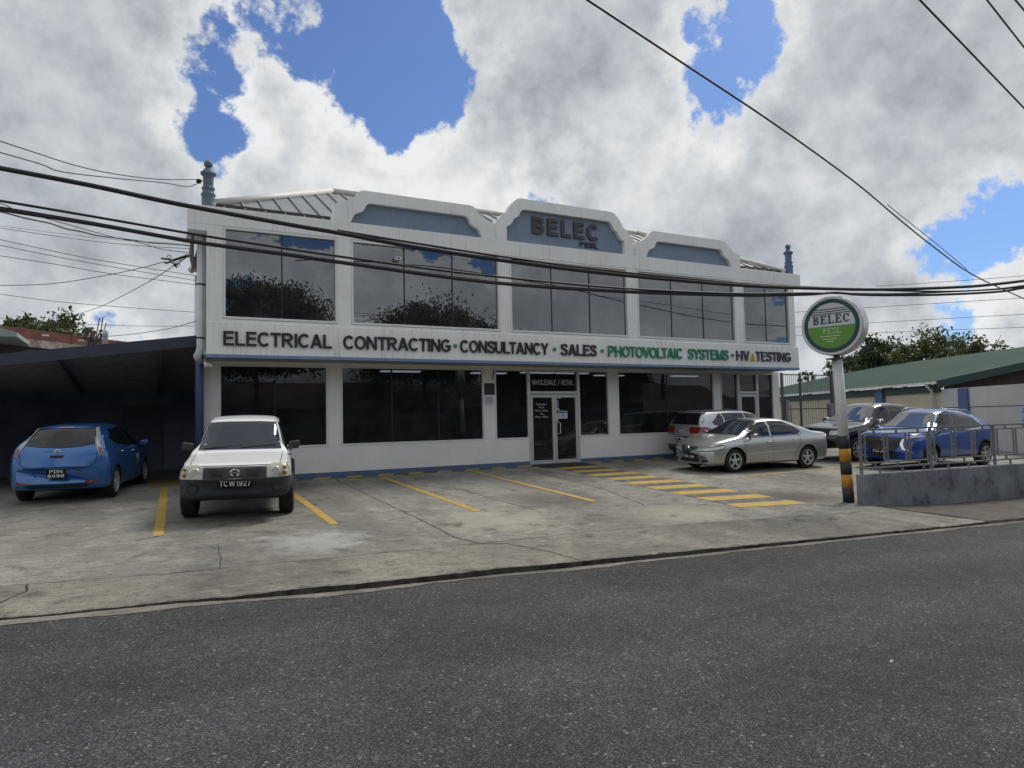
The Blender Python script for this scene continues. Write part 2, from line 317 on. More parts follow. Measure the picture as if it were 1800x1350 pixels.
# ------------------------------------------------------------------ mesh helpers
def link(name, me, m=None, parent=None, smooth=False):
    o = bpy.data.objects.new(name, me); COL.objects.link(o)
    if m is not None: me.materials.append(m)
    if parent is not None: o.parent = parent
    if smooth: me.polygons.foreach_set('use_smooth', [True]*len(me.polygons))
    return o
def tag(o, label=None, cat=None, group=None, kind=None):
    if label: o['label'] = label
    if cat: o['category'] = cat
    if group: o['group'] = group
    if kind: o['kind'] = kind
    return o
def empty(name, loc=(0, 0, 0), rz=0., parent=None):
    o = bpy.data.objects.new(name, None); COL.objects.link(o); o.location = loc; o.rotation_euler = (0, 0, rz); o.empty_display_size = .2
    if parent: o.parent = parent
    return o
class MB:
    def __init__(s): s.v = []; s.f = []
    def add(s, vs, fs):
        b = len(s.v); s.v += [tuple(x) for x in vs]; s.f += [tuple(b+i for i in f) for f in fs]; return s
    def box(s, x0, x1, y0, y1, z0, z1):
        return s.add([(x0, y0, z0), (x1, y0, z0), (x1, y1, z0), (x0, y1, z0), (x0, y0, z1), (x1, y0, z1), (x1, y1, z1), (x0, y1, z1)],
                     [(0, 3, 2, 1), (4, 5, 6, 7), (0, 1, 5, 4), (1, 2, 6, 5), (2, 3, 7, 6), (3, 0, 4, 7)])
    def bar(s, a, b, w, h=None, up=(0, 0, 1)):            # rectangular bar from a to b
        a, b = Vector(a), Vector(b); h = w if h is None else h; d = (b-a).normalized()
        sx = d.cross(Vector(up)); sx = sx.normalized() if sx.length > 1e-4 else Vector((1, 0, 0)); u = sx.cross(d)
        vs = [p+sx*(i*w/2)+u*(j*h/2) for p in (a, b) for i, j in ((-1, -1), (1, -1), (1, 1), (-1, 1))]
        return s.add(vs, [(3, 2, 1, 0), (4, 5, 6, 7), (0, 1, 5, 4), (1, 2, 6, 5), (2, 3, 7, 6), (3, 0, 4, 7)])
    def tube(s, pts, r, n=8, cap=True):
        pts = [Vector(p) for p in pts]; rs = r if isinstance(r, (list, tuple)) else [r]*len(pts); b = len(s.v); prev = None
        for i, p in enumerate(pts):
            d = (pts[min(i+1, len(pts)-1)]-pts[max(i-1, 0)]).normalized()
            ax = prev if prev is not None else (Vector((0, 0, 1)) if abs(d.z) < .9 else Vector((1, 0, 0)))
            sx = d.cross(ax).normalized(); u = sx.cross(d).normalized(); prev = u
            for k in range(n): s.v.append(tuple(p+(sx*math.cos(2*PI*k/n)+u*math.sin(2*PI*k/n))*rs[i]))
        for i in range(len(pts)-1):
            for k in range(n): s.f.append((b+i*n+k, b+i*n+(k+1) % n, b+(i+1)*n+(k+1) % n, b+(i+1)*n+k))
        if cap: s.f.append(tuple(b+k for k in range(n))[::-1]); s.f.append(tuple(b+(len(pts)-1)*n+k for k in range(n)))
        return s
    def lathe(s, prof, n=24, c=(0, 0, 0), axis='z', cap=True):
        b = len(s.v)
        for r, h in prof:
            for k in range(n):
                a = 2*PI*k/n; x, y = r*math.cos(a), r*math.sin(a)
                p = (x, y, h) if axis == 'z' else ((x, h, y) if axis == 'y' else (h, x, y))
                s.v.append((p[0]+c[0], p[1]+c[1], p[2]+c[2]))
        for i in range(len(prof)-1):
            for k in range(n): s.f.append((b+i*n+k, b+i*n+(k+1) % n, b+(i+1)*n+(k+1) % n, b+(i+1)*n+k))
        if cap: s.f.append(tuple(b+k for k in range(n))[::-1]); s.f.append(tuple(b+(len(prof)-1)*n+k for k in range(n)))
        return s
    def prism(s, poly, y0, y1):                            # polygon in XZ extruded along Y
        n = len(poly); b = len(s.v)
        for y in (y0, y1): s.v += [(x, y, z) for x, z in poly]
        s.f.append(tuple(b+i for i in range(n))); s.f.append(tuple(b+n+i for i in range(n))[::-1])
        for i in range(n): s.f.append((b+i, b+n+i, b+n+(i+1) % n, b+(i+1) % n))
        return s
    def me(s, name):
        m = bpy.data.meshes.new(name); m.from_pydata(s.v, [], s.f); bm = bmesh.new(); bm.from_mesh(m)
        bmesh.ops.recalc_face_normals(bm, faces=bm.faces)
        big = [f for f in bm.faces if len(f.verts) > 4]
        if big: bmesh.ops.triangulate(bm, faces=big)
        bm.to_mesh(m); bm.free(); m.update(); return m
    def build(s, name, m, parent=None, smooth=False): return link(name, s.me(name), m, parent, smooth)
def bevel(o, w=.01, seg=2):
    md = o.modifiers.new('bevel', 'BEVEL'); md.width = w; md.segments = seg; md.limit_method = 'ANGLE'; md.angle_limit = math.radians(40); return o
def catmull(pts, k=6):
    pts = [Vector(p) for p in pts]; out = []
    for i in range(len(pts)-1):
        p0, p1, p2, p3 = pts[max(i-1, 0)], pts[i], pts[i+1], pts[min(i+2, len(pts)-1)]
        for j in range(k):
            t = j/k; out.append(.5*((2*p1)+(p2-p0)*t+(2*p0-5*p1+4*p2-p3)*t*t+(3*p1-p0-3*p2+p3)*t**3))
    out.append(pts[-1]); return out
def chaikin(poly, it=2, r=.25):
    for _ in range(it):
        q = []
        for i in range(len(poly)):
            a, b = poly[i], poly[(i+1) % len(poly)]
            q += [(a[0]*(1-r)+b[0]*r, a[1]*(1-r)+b[1]*r), (a[0]*r+b[0]*(1-r), a[1]*r+b[1]*(1-r))]
        poly = q
    return poly
_GL = {}
def ribbon2(pts, t):
    P = [Vector((x, y)) for x, y in pts]; L, R_ = [], []
    for i, p in enumerate(P):
        a = (p-P[i-1]).normalized() if i else None; b = (P[i+1]-p).normalized() if i < len(P)-1 else None
        d = (a+b).normalized() if a is not None and b is not None else (a if b is None else b)
        n = Vector((-d.y, d.x)); k = 1/max(.5, n.dot(Vector((-(b or a).y, (b or a).x)))) if a is not None and b is not None else 1
        L.append(tuple(p+n*t/2*k)); R_.append(tuple(p-n*t/2*k))
    return ('strip', L, R_)
def arc2(cx, cy, rx, ry, a0, a1, n=18): return [(cx+rx*math.cos(math.radians(a)), cy+ry*math.sin(math.radians(a))) for a in np.linspace(a0, a1, n)]
def strokes(ch, t):
    """bold grotesque capitals and figures on a unit height; returns width and polygons"""
    h = t/2; P = []
    def V(x, y0=0, y1=1): P.append([(x-h, y0), (x+h, y0), (x+h, y1), (x-h, y1)])
    def H(y, x0, x1, k=.92): P.append([(x0, y-h*k), (x1, y-h*k), (x1, y+h*k), (x0, y+h*k)])
    def S(pts, k=1.): P.append(ribbon2(pts, t*k))
    def D(x0, y0, x1, y1, k=1.12): P.append([(x0, y0), (x0+t*k, y0), (x1+t*k, y1), (x1, y1)])
    hb = h*.92
    if ch in 'EF': w = .66; V(h); H(1-hb, 0, w); H(.53, 0, w*.92); (H(hb, 0, w) if ch == 'E' else None)
    elif ch == 'L': w = .61; V(h); H(hb, 0, w)
    elif ch == 'T': w = .70; V(w/2); H(1-hb, 0, w)
    elif ch == 'I': w = t; V(h)
    elif ch == 'H': w = .76; V(h); V(w-h); H(.53, 0, w)
    elif ch == 'N': w = .78; V(h); V(w-h); D(0, 1, w-t*1.12, 0)
    elif ch == 'M': w = .90; V(h); V(w-h); D(0, 1, w/2-t*.5, 0, 1.); D(w-t, 1, w/2-t*.5, 0, 1.)
    elif ch == 'A': w = .84; D(0, 0, w/2-t*.56, 1); D(w-t*1.12, 0, w/2-t*.56, 1); H(.30, w*.2, w*.8, .85)
    elif ch == 'V': w = .80; D(0, 1, w/2-t*.56, 0); D(w-t*1.12, 1, w/2-t*.56, 0)
    elif ch == 'W': w = 1.1; D(0, 1, w*.27-t*.5, 0, 1.); D(w/2-t*.5, 1, w*.27-t*.5, 0, 1.); D(w/2-t*.5, 1, w*.73-t*.5, 0, 1.); D(w-t, 1, w*.73-t*.5, 0, 1.)
    elif ch == 'Y': w = .78; V(w/2, 0, .46); D(0, 1, w/2-t*.56, .42); D(w-t*1.12, 1, w/2-t*.56, .42)
    elif ch == 'K': w = .76; V(h); D(h, .40, w-t*1.2, 1); D(w-t*1.12, 0, w*.34, .62)
    elif ch == 'X': w = .76; D(0, 0, w-t*1.12, 1); D(w-t*1.12, 0, 0, 1)
    elif ch == '/': w = .42; D(0, -.1, w-t, 1.1, 1.)
    elif ch in 'O0': w = .86 if ch == 'O' else .58; P.append(('strip', arc2(w/2, .5, w/2, .51, 0, 360, 40), arc2(w/2, .5, w/2-t, .51-t*.9, 0, 360, 40)))
    elif ch in 'CG':
        w = .82; S(arc2(w*.52, .5, w*.52-h, .51-hb, 42 if ch == 'C' else 40, 318 if ch == 'C' else 322, 30))
        if ch == 'G': V(w-h, .12, .53); H(.46, w*.52, w)
    elif ch == 'D': w = .77; V(h); S([(h, 1-hb)]+arc2(w*.45, .5, w*.55-h, .5-hb, 90, -90, 22)+[(h, hb)])
    elif ch == 'U': w = .76; S([(h, 1)]+arc2(w/2, .36, w/2-h, .37-hb, 180, 360, 20)+[(w-h, 1)])
    elif ch == 'P': w = .70; V(h); S([(h, 1-hb)]+arc2(w*.52, .70, w*.48-h, .30-hb, 90, -90, 18)+[(h, .40+hb)])
    elif ch == 'R': w = .78; V(h); S([(h, 1-hb)]+arc2(w*.52, .71, w*.44-h, .29-hb, 90, -90, 18)+[(h, .42+hb)]); D(w-t*1.2, 0, w*.36, .46)
    elif ch == 'B': w = .74; V(h); S([(h, 1-hb)]+arc2(w*.54, .745, w*.42-h, .255-hb, 90, -90, 16)+[(h, .49+hb)]); S([(h, .54-hb*.0)]+arc2(w*.54, .275, w*.46-h, .275-hb, 90, -90, 16)+[(h, hb)])
    elif ch == 'S': w = .72; S([(p.x, p.y) for p in catmull([(w-h*1.1, .72, 0), (w*.78, .885, 0), (w*.5, 1-hb, 0), (w*.2, .88, 0), (w*.155, .73, 0), (w*.28, .60, 0), (w*.55, .52, 0), (w*.80, .42, 0), (w*.865, .275, 0), (w*.78, .12, 0), (w*.5, hb, 0), (w*.2, .12, 0), (h*1.0, .29, 0)], 5)])
    elif ch == '1': w = .40; V(w-h); D(.0, .72, w-t*1.6, 1, .9)
    elif ch == '2': w = .58; S([(p.x, p.y) for p in catmull([(h, .72, 0), (w*.24, .90, 0), (w*.52, 1-hb, 0), (w*.80, .89, 0), (w-h, .72, 0), (w*.78, .52, 0), (w*.4, .28, 0), (h*1.3, hb*1.6, 0)], 5)]); H(hb, 0, w)
    elif ch == '4': w = .62; V(w*.68); H(.30, 0, w); D(0, .30, w*.68-t*.6, 1, .9)
    elif ch == '5': w = .58; H(1-hb, w*.2, w*.95); V(w*.2+h*.4, .5, 1); S([(p.x, p.y) for p in catmull([(w*.22, .52, 0), (w*.5, .62, 0), (w*.8, .54, 0), (w-h, .34, 0), (w*.8, .14, 0), (w*.5, hb, 0), (w*.2, .12, 0), (h, .26, 0)], 5)])
    elif ch in '69':
        w = .60; Q = [arc2(w/2, .31, w/2-h, .32-hb, 0, 360, 28), [(p.x, p.y) for p in catmull([(w-h*1.1, .76, 0), (w*.75, .92, 0), (w*.5, 1-hb, 0), (w*.22, .86, 0), (h*1.05, .60, 0), (h, .32, 0)], 5)]]
        if ch == '9': Q = [[(w-x, 1-y) for x, y in q] for q in Q]
        for q in Q: S(q)
    elif ch == '7': w = .56; H(1-hb, 0, w); D(w*.22, 0, w-t*1.12, .92)
    elif ch == '8': w = .60; S(arc2(w/2, .735, w*.44-h, .265-hb, 0, 360, 26)); S(arc2(w/2, .28, w/2-h, .28-hb, 0, 360, 28))
    elif ch == '3': w = .58; S([(p.x, p.y) for p in catmull([(h, .76, 0), (w*.5, 1-hb, 0), (w*.88, .75, 0), (w*.45, .53, 0)], 6)]); S([(p.x, p.y) for p in catmull([(w*.45, .53, 0), (w-h, .28, 0), (w*.5, hb, 0), (h, .24, 0)], 6)])
    else: return None
    return w, P
def glyph(ch, weight=0., ext=.02):
    key = (ch, weight, ext)
    if key in _GL: return _GL[key]
    st = strokes(ch, weight) if weight > .05 else None
    if st:
        w, P = st; m = bpy.data.meshes.new('glyph'); bm = bmesh.new()
        for i, p in enumerate(P):
            e = .0012*i
            if p[0] == 'strip':
                A, B_ = p[1], p[2]; R4 = [[bm.verts.new((x, y, z)) for x, y in q] for z in (-ext, ext+e) for q in (A, B_)]
                for k in range(len(A)-1):
                    for a_, b_ in ((2, 3), (1, 0), (0, 2), (3, 1)): bm.faces.new((R4[a_][k], R4[b_][k], R4[b_][k+1], R4[a_][k+1]))
                for k in (0, -1): bm.faces.new((R4[0][k], R4[1][k], R4[3][k], R4[2][k]))
                continue
            lo = [bm.verts.new((x, y, -ext)) for x, y in p]; hi = [bm.verts.new((x, y, ext+e)) for x, y in p]; n = len(p)
            fs = [bm.faces.new(hi), bm.faces.new(lo[::-1])]
            for k in range(n): bm.faces.new((lo[k], lo[(k+1) % n], hi[(k+1) % n], hi[k]))
            bmesh.ops.triangulate(bm, faces=fs)
        bmesh.ops.recalc_face_normals(bm, faces=bm.faces); bm.to_mesh(m); bm.free()
        _GL[key] = (m, np.array((0., 0., 0.)), np.array((w, 1., 0.))); return _GL[key]
    cu = bpy.data.curves.new('glyph', 'FONT'); cu.body = ch; cu.size = 1; cu.offset = weight; cu.extrude = ext; cu.resolution_u = 4
    o = bpy.data.objects.new('glyph', cu); COL.objects.link(o); bpy.context.view_layer.update()
    dg = bpy.context.evaluated_depsgraph_get(); m = bpy.data.meshes.new_from_object(o.evaluated_get(dg))
    bpy.data.objects.remove(o); co = np.array([v.co for v in m.vertices]) if len(m.vertices) else np.zeros((1, 3))
    _GL[key] = (m, co.min(0), co.max(0)); return _GL[key]
def word(text, x0, x1, z0, z1, weight=0., gap=.09, space=.32):
    """list of (char, mesh, sx, sz, ox, oz): letters laid into the box x0..x1, z0..z1"""
    items = []; x = 0.
    H = glyph('H', weight)[2][1]-glyph('H', weight)[1][1]; hb = glyph('H', weight)[1][1]
    pv = ''
    for ch in text:
        if ch == ' ': x += space; pv = ''; continue
        m, a, b = glyph(ch, weight)
        if weight > .05 and pv:
            k = sum(.028 for c_ in (pv, ch) if c_ in 'COGSDQU')
            k += {'LT': .14, 'TA': .10, 'LA': -.0, 'AC': .03, 'CA': .03, 'CT': .03, 'OV': .06, 'VO': .06, 'LY': .12, 'AV': .12, 'AL': .02, 'RA': .03, 'TI': .03, 'TR': .03, 'LO': .03, 'YS': .05, 'NC': 0., 'AN': .02, 'TO': .05, 'ST': .02, 'OT': .05, 'SY': .05, 'CY': .05, 'TC': .04}.get(pv+ch, 0)
            x -= k
        items.append((ch, m, x-a[0])); x += b[0]-a[0]+gap; pv = ch
    x -= gap; sx = (x1-x0)/x; sz = (z1-z0)/H
    return [(ch, m, sx, sz, x0+px*sx, z0-hb*sz) for ch, m, px in items]
def letters(text, x0, x1, z0, z1, y, m, parent, depth=.03, weight=0., gap=.09, name='letter', space=.32, rot=None):
    obs = []
    for ch, me_, sx, sz, ox, oz in word(text, x0, x1, z0, z1, weight, gap, space):
        me2 = me_.copy(); sy = depth/.04
        me2.transform(Matrix(((sx, 0, 0, ox), (0, 0, -sy, y-depth/2), (0, sz, 0, oz), (0, 0, 0, 1))))
        o = link(name, me2, None, parent); me2.materials.clear(); me2.materials.append(m); obs.append(o)
    return obs
def text_mesh(text, w, h, depth=.004, weight=0., gap=.1, space=.3):
    """one joined flat text mesh centred on origin in the local YZ-free plane: x right, z up, facing -y"""
    bm = bmesh.new()
    for ch, me_, sx, sz, ox, oz in word(text, -w/2, w/2, -h/2, h/2, weight, gap, space):
        t = me_.copy(); t.transform(Matrix(((sx, 0, 0, ox), (0, 0, -depth/.04, 0), (0, sz, 0, oz), (0, 0, 0, 1)))); bm.from_mesh(t)
    m = bpy.data.meshes.new('text'); bm.to_mesh(m); bm.free(); m.materials.clear(); return m

# ------------------------------------------------------------------ setting: ground, lot, pavement, road
def pL(u, v):                                  # sight line to the sloping lot
    return pN(u, v, (0, -SL, 1), -SL*YW)
KERB = [(-60, 2.2), (-30, -3.0), (-14, -6.4), (-6, -8.0), (-2.41, -8.66), (-.42, -8.93), (.75, -9.07), (2.81, -9.30), (5.24, -9.64), (8.87, -10.14), (11.15, -10.42), (14, -10.8), (20, -11.6), (40, -14.2), (80, -19.5)]
JOINT = [(-60, 3.6), (-30, -1.6), (-14, -5.1), (-6, -6.7), (-2.62, -7.36), (-1.1, -7.62), (1.07, -7.80), (3.0, -7.93), (4.96, -8.0), (6.53, -8.22), (9.5, -8.72), (10.95, -8.9)]
kx, ky = zip(*KERB); jx, jy = zip(*JOINT)
def kerb_y(x): return float(np.interp(x, kx, ky))
def joint_y(x): return float(np.interp(x, jx, jy))
ZR = -.53
HK = [(-60, .05), (-3, .030), (-.8, .035), (.4, .075), (3.5, .078), (6, .060), (9, .045), (14, .045), (80, .05)]
def zr(x): return zl(kerb_y(x))-float(np.interp(x, *zip(*HK)))
tag(MB().add([(-1500, -1500, -.75), (1500, -1500, -.75), (1500, 1500, -.75), (-1500, 1500, -.75)], [(0, 1, 2, 3)]).build('ground', mat('ground_earth', (.12, .11, .08), .95, var=.3, vs=.3)), kind='structure')
# road sheet with a slight crown
xs = sorted(set(list(np.arange(-60, 80.1, 2.0))+list(np.arange(-6, 14, .25)))); v = []; f = []
for x in xs:
    ky_ = kerb_y(x)
    for off, z in ((.05, 0.), (-1.5, .015), (-4.0, .05), (-6.5, .05), (-9.5, -.02)): v.append((x, ky_+off, zr(x)+z))
for i in range(len(xs)-1):
    for j in range(4): a = i*5+j; f.append((a, a+5, a+6, a+1))
road = tag(MB().add(v, f).build('road', ASPH), kind='structure')
tag(MB().add([(-60, kerb_y(-60)-9.5, ZR+.06), (80, kerb_y(80)-9.5, ZR+.06), (80, -75, ZR+.2), (-60, -75, ZR+.2)], [(0, 1, 2, 3)]).build('verge', mat('verge_pale_bounce', (.26, .25, .22), .95, var=.3, vs=1.)), kind='structure')  # unseen far verge, made pale to bounce light back to the facade
# parking lot sheet
xs = sorted(set(list(np.arange(-40, 10.96, .5))+[10.95])); v = []; f = []
for x in xs: v += [(x, 40, 0), (x, YW, 0), (x, joint_y(x), zl(joint_y(x)))]
for i in range(len(xs)-1):
    for j in range(2): a = i*3+j; f.append((a, a+3, a+4, a+1))
b = len(v); xe = [10.95, 14, 20, 30, 40]
def wall_y(x): return -8.30-.13*(x-11.0)
for x in xe: v += [(x, 40, 0), (x, YW, 0), (x, wall_y(x)+.1, zl(wall_y(x)))]
for i in range(len(xe)-1):
    for j in range(2): a = b+i*3+j; f.append((a, a+3, a+4, a+1))
lot = tag(MB().add(v, f).build('parking_lot', CONC), kind='structure')
# pavement strip between joint and kerb, jagged kerb edge
xs = list(np.arange(-40, 11.2, .08)); v = []; f = []; vf = []; ff = []
for x in xs:
    jy_ = joint_y(min(x, 10.95)) if x < 10.95 else -8.9-(x-10.95)*.9; k_ = kerb_y(x)+.03*noise.noise((x*1.3, 0, 0))+.022*noise.noise((x*6, 3, 0))+.012*noise.noise((x*17, 7, 0))
    z1 = zl(k_)+.004+.008*noise.noise((x*1.7, 5, 0))+.008*noise.noise((x*8, 5, 0)); 
    v += [(x, jy_, zl(jy_)+.004), (x, (jy_+k_)/2, zl((jy_+k_)/2)+.004), (x, k_+.02, z1), (x, k_, z1-.012)]
    vf += [(x, k_, z1-.012), (x, k_-.02+.015*noise.noise((x*3, 8, 0)), zr(x)-.05)]
n = len(xs)
for i in range(n-1):
    for j in range(3): a = i*4+j; f.append((a, a+4, a+5, a+1))
    ff.append((i*2, i*2+2, i*2+3, i*2+1))
pav = tag(MB().add(v, f).build('pavement', PAVE), kind='structure')
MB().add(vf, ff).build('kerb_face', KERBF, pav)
# lower pavement in front of the retaining wall
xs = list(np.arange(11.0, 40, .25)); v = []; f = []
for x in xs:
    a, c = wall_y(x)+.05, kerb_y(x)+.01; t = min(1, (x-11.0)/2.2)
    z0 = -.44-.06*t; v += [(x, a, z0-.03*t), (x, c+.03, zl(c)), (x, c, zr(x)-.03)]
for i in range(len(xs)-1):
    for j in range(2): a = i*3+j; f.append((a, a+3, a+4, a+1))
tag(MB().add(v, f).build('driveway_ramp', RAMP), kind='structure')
# pale gutter edge of concrete and grit on the asphalt
xs = list(np.arange(-40, 40, .06)); v = []; f = []
for x in xs:
    k_ = kerb_y(x); wd = max(.01, .15+.12*noise.noise((x*.7, 1, 0))+.05*noise.noise((x*3.1, 2, 0))+.03*noise.noise((x*13, 4, 0)))
    if -6 < x < -.4: wd += .10*min(1, (-.4-x))
    v += [(x, k_-.0, zr(x)+.0055), (x, k_-wd, zr(x)+.0055+.01*wd)]
for i in range(len(xs)-1): f.append((i*2, i*2+2, i*2+3, i*2+1))
tag(MB().add(v, f).build('gutter_edge', GUTT), kind='structure')
def zroad(x, y):
    d = kerb_y(x)-y; return zr(x)+float(np.interp(d, (0, 1.5, 4, 6.5), (0, .015, .05, .05)))

def ribbon(pts, w, jit, mtl, name, parent, zoff=.004, seed=0., zf=zl, dens=.07):
    pts = [Vector((p[0], p[1], 0)) for p in pts]; P = []
    for a, b_ in zip(pts[:-1], pts[1:]):
        k = max(2, int((b_-a).length/dens)); P += [a.lerp(b_, i/k) for i in range(k)]
    P.append(pts[-1]); v = []; f = []
    for i, p in enumerate(P):
        d = (P[min(i+1, len(P)-1)]-P[max(i-1, 0)]).normalized(); nrm = Vector((-d.y, d.x, 0)); s = i*dens
        q = p+nrm*jit*(noise.noise((s*1.3, seed, 0))+.5*noise.noise((s*5, seed, 9)))
        ww = w*(.55+.8*abs(noise.noise((s*2.5, seed, 4)))) if jit else w
        for sg in (-1, 1): c = q+nrm*sg*ww/2; v.append((c.x, c.y, zf(c.y)+zoff))
    for i in range(len(P)-1): f.append((i*2, i*2+2, i*2+3, i*2+1))
    return MB().add(v, f).build(name, mtl, parent)
for i, (pts, w) in enumerate([([(3.0, .9), (2.99, -.4), (2.95, -3), (2.93, -5.2), (2.88, -7.3), (3.0, -7.95)], .022), ([(4.93, .9), (4.96, -.2), (5.04, -4.1), (5.1, -6.1)], .016),
        ([(8.3, .6), (8.2, -.9), (7.83, -4.2), (7.2, -6.4)], .016), ([(-8, -1.0), (-3.55, -1.32), (-.87, -1.75)], .012), ([(-8, -2.6), (-3.22, -3.41), (-.4, -4.1), (.9, -4.5)], .018),
        ([(1.3, -6.0), (2.0, -6.7), (2.9, -7.3)], .010), ([(-.3, -6.2), (-.32, -6.9), (-.42, -7.65)], .012), ([(-8, -5.0), (-2.2, -5.6), (.2, -5.75)], .008), ([(11.2, -.4), (11.35, -2.6), (11.5, -5)], .012)]):
    ribbon(pts, w, .05, CRACK, 'crack', lot, seed=i*3.3)
ribbon([(-14, -5.1), (-6, -6.7)]+list(JOINT[4:]), .020, .03, CRACK, 'joint_gap', pav, .0085, 20)
for i, (pts, w) in enumerate([([(3.0, -7.95), (3.35, -8.1), (3.5, -8.5), (3.62, -8.85), (3.7, -9.4)], .022), ([(-2.35, -7.4), (-2.3, -7.75), (-2.5, -8.1), (-2.9, -8.5)], .028)]):
    ribbon(pts, w, .05, CRACK, 'crack', pav, .0085, 30+i)
ribbon([(10.97, -8.75), (10.98, -8.95), (11.05, -9.6), (11.15, -10.42)], .10, .02, CRACK, 'joint_gap', pav, .014, 44)
for i, (pts, w) in enumerate([([(-1.6, -9.6), (-.5, -9.75), (.6, -9.7), (1.5, -9.9)], .010), ([(4.0, -10.2), (5.2, -10.3), (6.4, -10.6), (7.8, -10.7)], .009), ([(.2, -12.4), (.5, -12.0), (.45, -11.5), (.8, -11.0)], .008), ([(2.4, -11.9), (3.4, -12.1), (4.6, -12.0)], .007)]):
    pp = [Vector((p[0], p[1], 0)) for p in pts]; P = []
    for a_, b_ in zip(pp[:-1], pp[1:]): P += [a_.lerp(b_, k/14) for k in range(14)]
    v = []; f = []
    for k, p in enumerate(P):
        o_ = .05*noise.noise((k*.35, i*5, 0))+.02*noise.noise((k*1.3, i*5, 3)); ww = w*(.4+abs(noise.noise((k*.5, i, 9))))
        for sg in (-1, 1): v.append((p.x+o_*.3, p.y+o_+sg*ww/2, zroad(p.x, p.y+o_)+.004))
    for k in range(len(P)-1): f.append((2*k, 2*k+2, 2*k+3, 2*k+1))
    MB().add(v, f).build('crack', mat('road_crack', (.016, .016, .016), .95), road)
# painted markings
def quad(pts, name, m, z=.0055):
    P = [(x, y) for x, y in pts]; n = 10; a, b_, c, d = [Vector(p) for p in P]; v = []; f = []
    for i in range(n+1):
        t = i/n
        for p in (a.lerp(d, t), b_.lerp(c, t)):
            jx_ = .012*noise.noise((p.x*7, p.y*7, 1)); v.append((p.x+jx_, p.y+jx_, zl(p.y)+z))
    for i in range(n): f.append((2*i, 2*i+1, 2*i+3, 2*i+2))
    MB().add(v, f).build(name, m, lot)
for x, y0, y1, tilt in ((-.92, -5.12, 1.05, .10), (1.58, -5.48, .45, .04), (4.16, -5.48, .45, .02), (6.72, -5.52, .45, .06)):
    quad([(x-.075-tilt, y0), (x+.075-tilt, y0), (x+.075+tilt, y1), (x-.075+tilt, y1)], 'parking_line', YEL)
quad([(12.2, -3.95), (12.2, -4.05), (17.5, -3.72), (17.5, -3.62)], 'parking_line', YEL)
# hatched footway along the wall
x = 1.2; k = 0
while x < 8.8:
    quad([(x, .70), (x+.42, .70), (x+.58, 1.10), (x+.16, 1.10)], 'yellow_stripe' if k % 2 else 'black_stripe', YEL if k % 2 else BLK); x += .42; k += 1
x = 10.9
while x < 19.2:
    quad([(x, .72), (x+.42, .72), (x+.58, 1.10), (x+.16, 1.10)], 'yellow_stripe' if k % 2 else 'black_stripe', YEL if k % 2 else BLK); x += .42; k += 1
# zebra walk from the entrance to the kerb
NST = 17
for k in range(NST):
    t0, t1 = k/NST, (k+1)/NST
    L0, L1 = Vector((9.25, .15)), Vector((8.62, -7.45)); R0, R1 = Vector((10.62, .15)), Vector((10.12, -7.75))
    quad([tuple(L0.lerp(L1, t0)), tuple(R0.lerp(R1, t0)), tuple(R0.lerp(R1, t1)), tuple(L0.lerp(L1, t1))], 'black_stripe' if k % 2 else 'yellow_stripe', BLK if k % 2 else YEL)
for k in range(7):
    y = 1.25+k*.32; quad([(-1.15, y), (-.2, y), (-.2, y+.16), (-1.15, y+.16)], 'yellow_stripe', YEL)
quad([(8.95, .16), (10.75, .16), (10.75, 1.1), (8.95, 1.1)], 'entrance_mat', mat('mat_dark', (.02, .02, .022), .9), .008)

# ------------------------------------------------------------------ office building
B = empty('office_building', (0, 0, 0))
tag(B, 'long two storey white office building with tinted windows, curved parapets and lettered fascia', 'building')
ZU0, ZU1 = 3.894, 5.924; FB, FT = 2.937, 3.76; TOPB = 6.42
UW = [(.392, 2.909), (3.363, 7.424), (7.857, 11.871), (12.347, 16.419), (16.888, 19.085)]
m = MB()
m.box(0, 19.40, 0, .25, FT, ZU0-.065)
cur = 0.
for a, b_ in UW: m.box(cur, a-.06, 0, .25, ZU0-.065, ZU1+.065); cur = b_+.06
m.box(cur, 19.40, 0, .25, ZU0-.065, ZU1+.065)
m.build('upper_wall', WHITE, B)
bevel(MB().box(-.39, 19.77, -.004, .62, ZU1+.065, TOPB).build('cornice_beam', WHITE, B), .012)
MB().box(-.39, -.002, .0, 1.0, 5.84, ZU1+.066).build('cornice_end', WHITE, B)
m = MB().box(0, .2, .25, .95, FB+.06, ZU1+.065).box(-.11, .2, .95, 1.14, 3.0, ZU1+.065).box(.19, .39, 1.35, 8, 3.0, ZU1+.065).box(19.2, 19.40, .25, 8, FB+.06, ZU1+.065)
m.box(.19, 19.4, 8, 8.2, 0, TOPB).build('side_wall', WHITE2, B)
MB().box(-.17, .005, .98, 1.3, 0, 2.999).box(.16, .36, 1.36, 8, 0, 2.998).build('side_wall_lower', CARPW, B)
fas = bevel(MB().box(0, 19.49, -.028, .25, FB+.07, FT).build('fascia', WHITE, B), .01)
MB().box(-.005, 19.495, -.034, .26, FB, FB+.0695).build('blue_trim', BLUET, B)
MB().box(.0, 19.47, .26, YW, FB+.02, FB+.1).build('soffit', mat('soffit_paint', (.42, .40, .35), .8, var=.05), B)
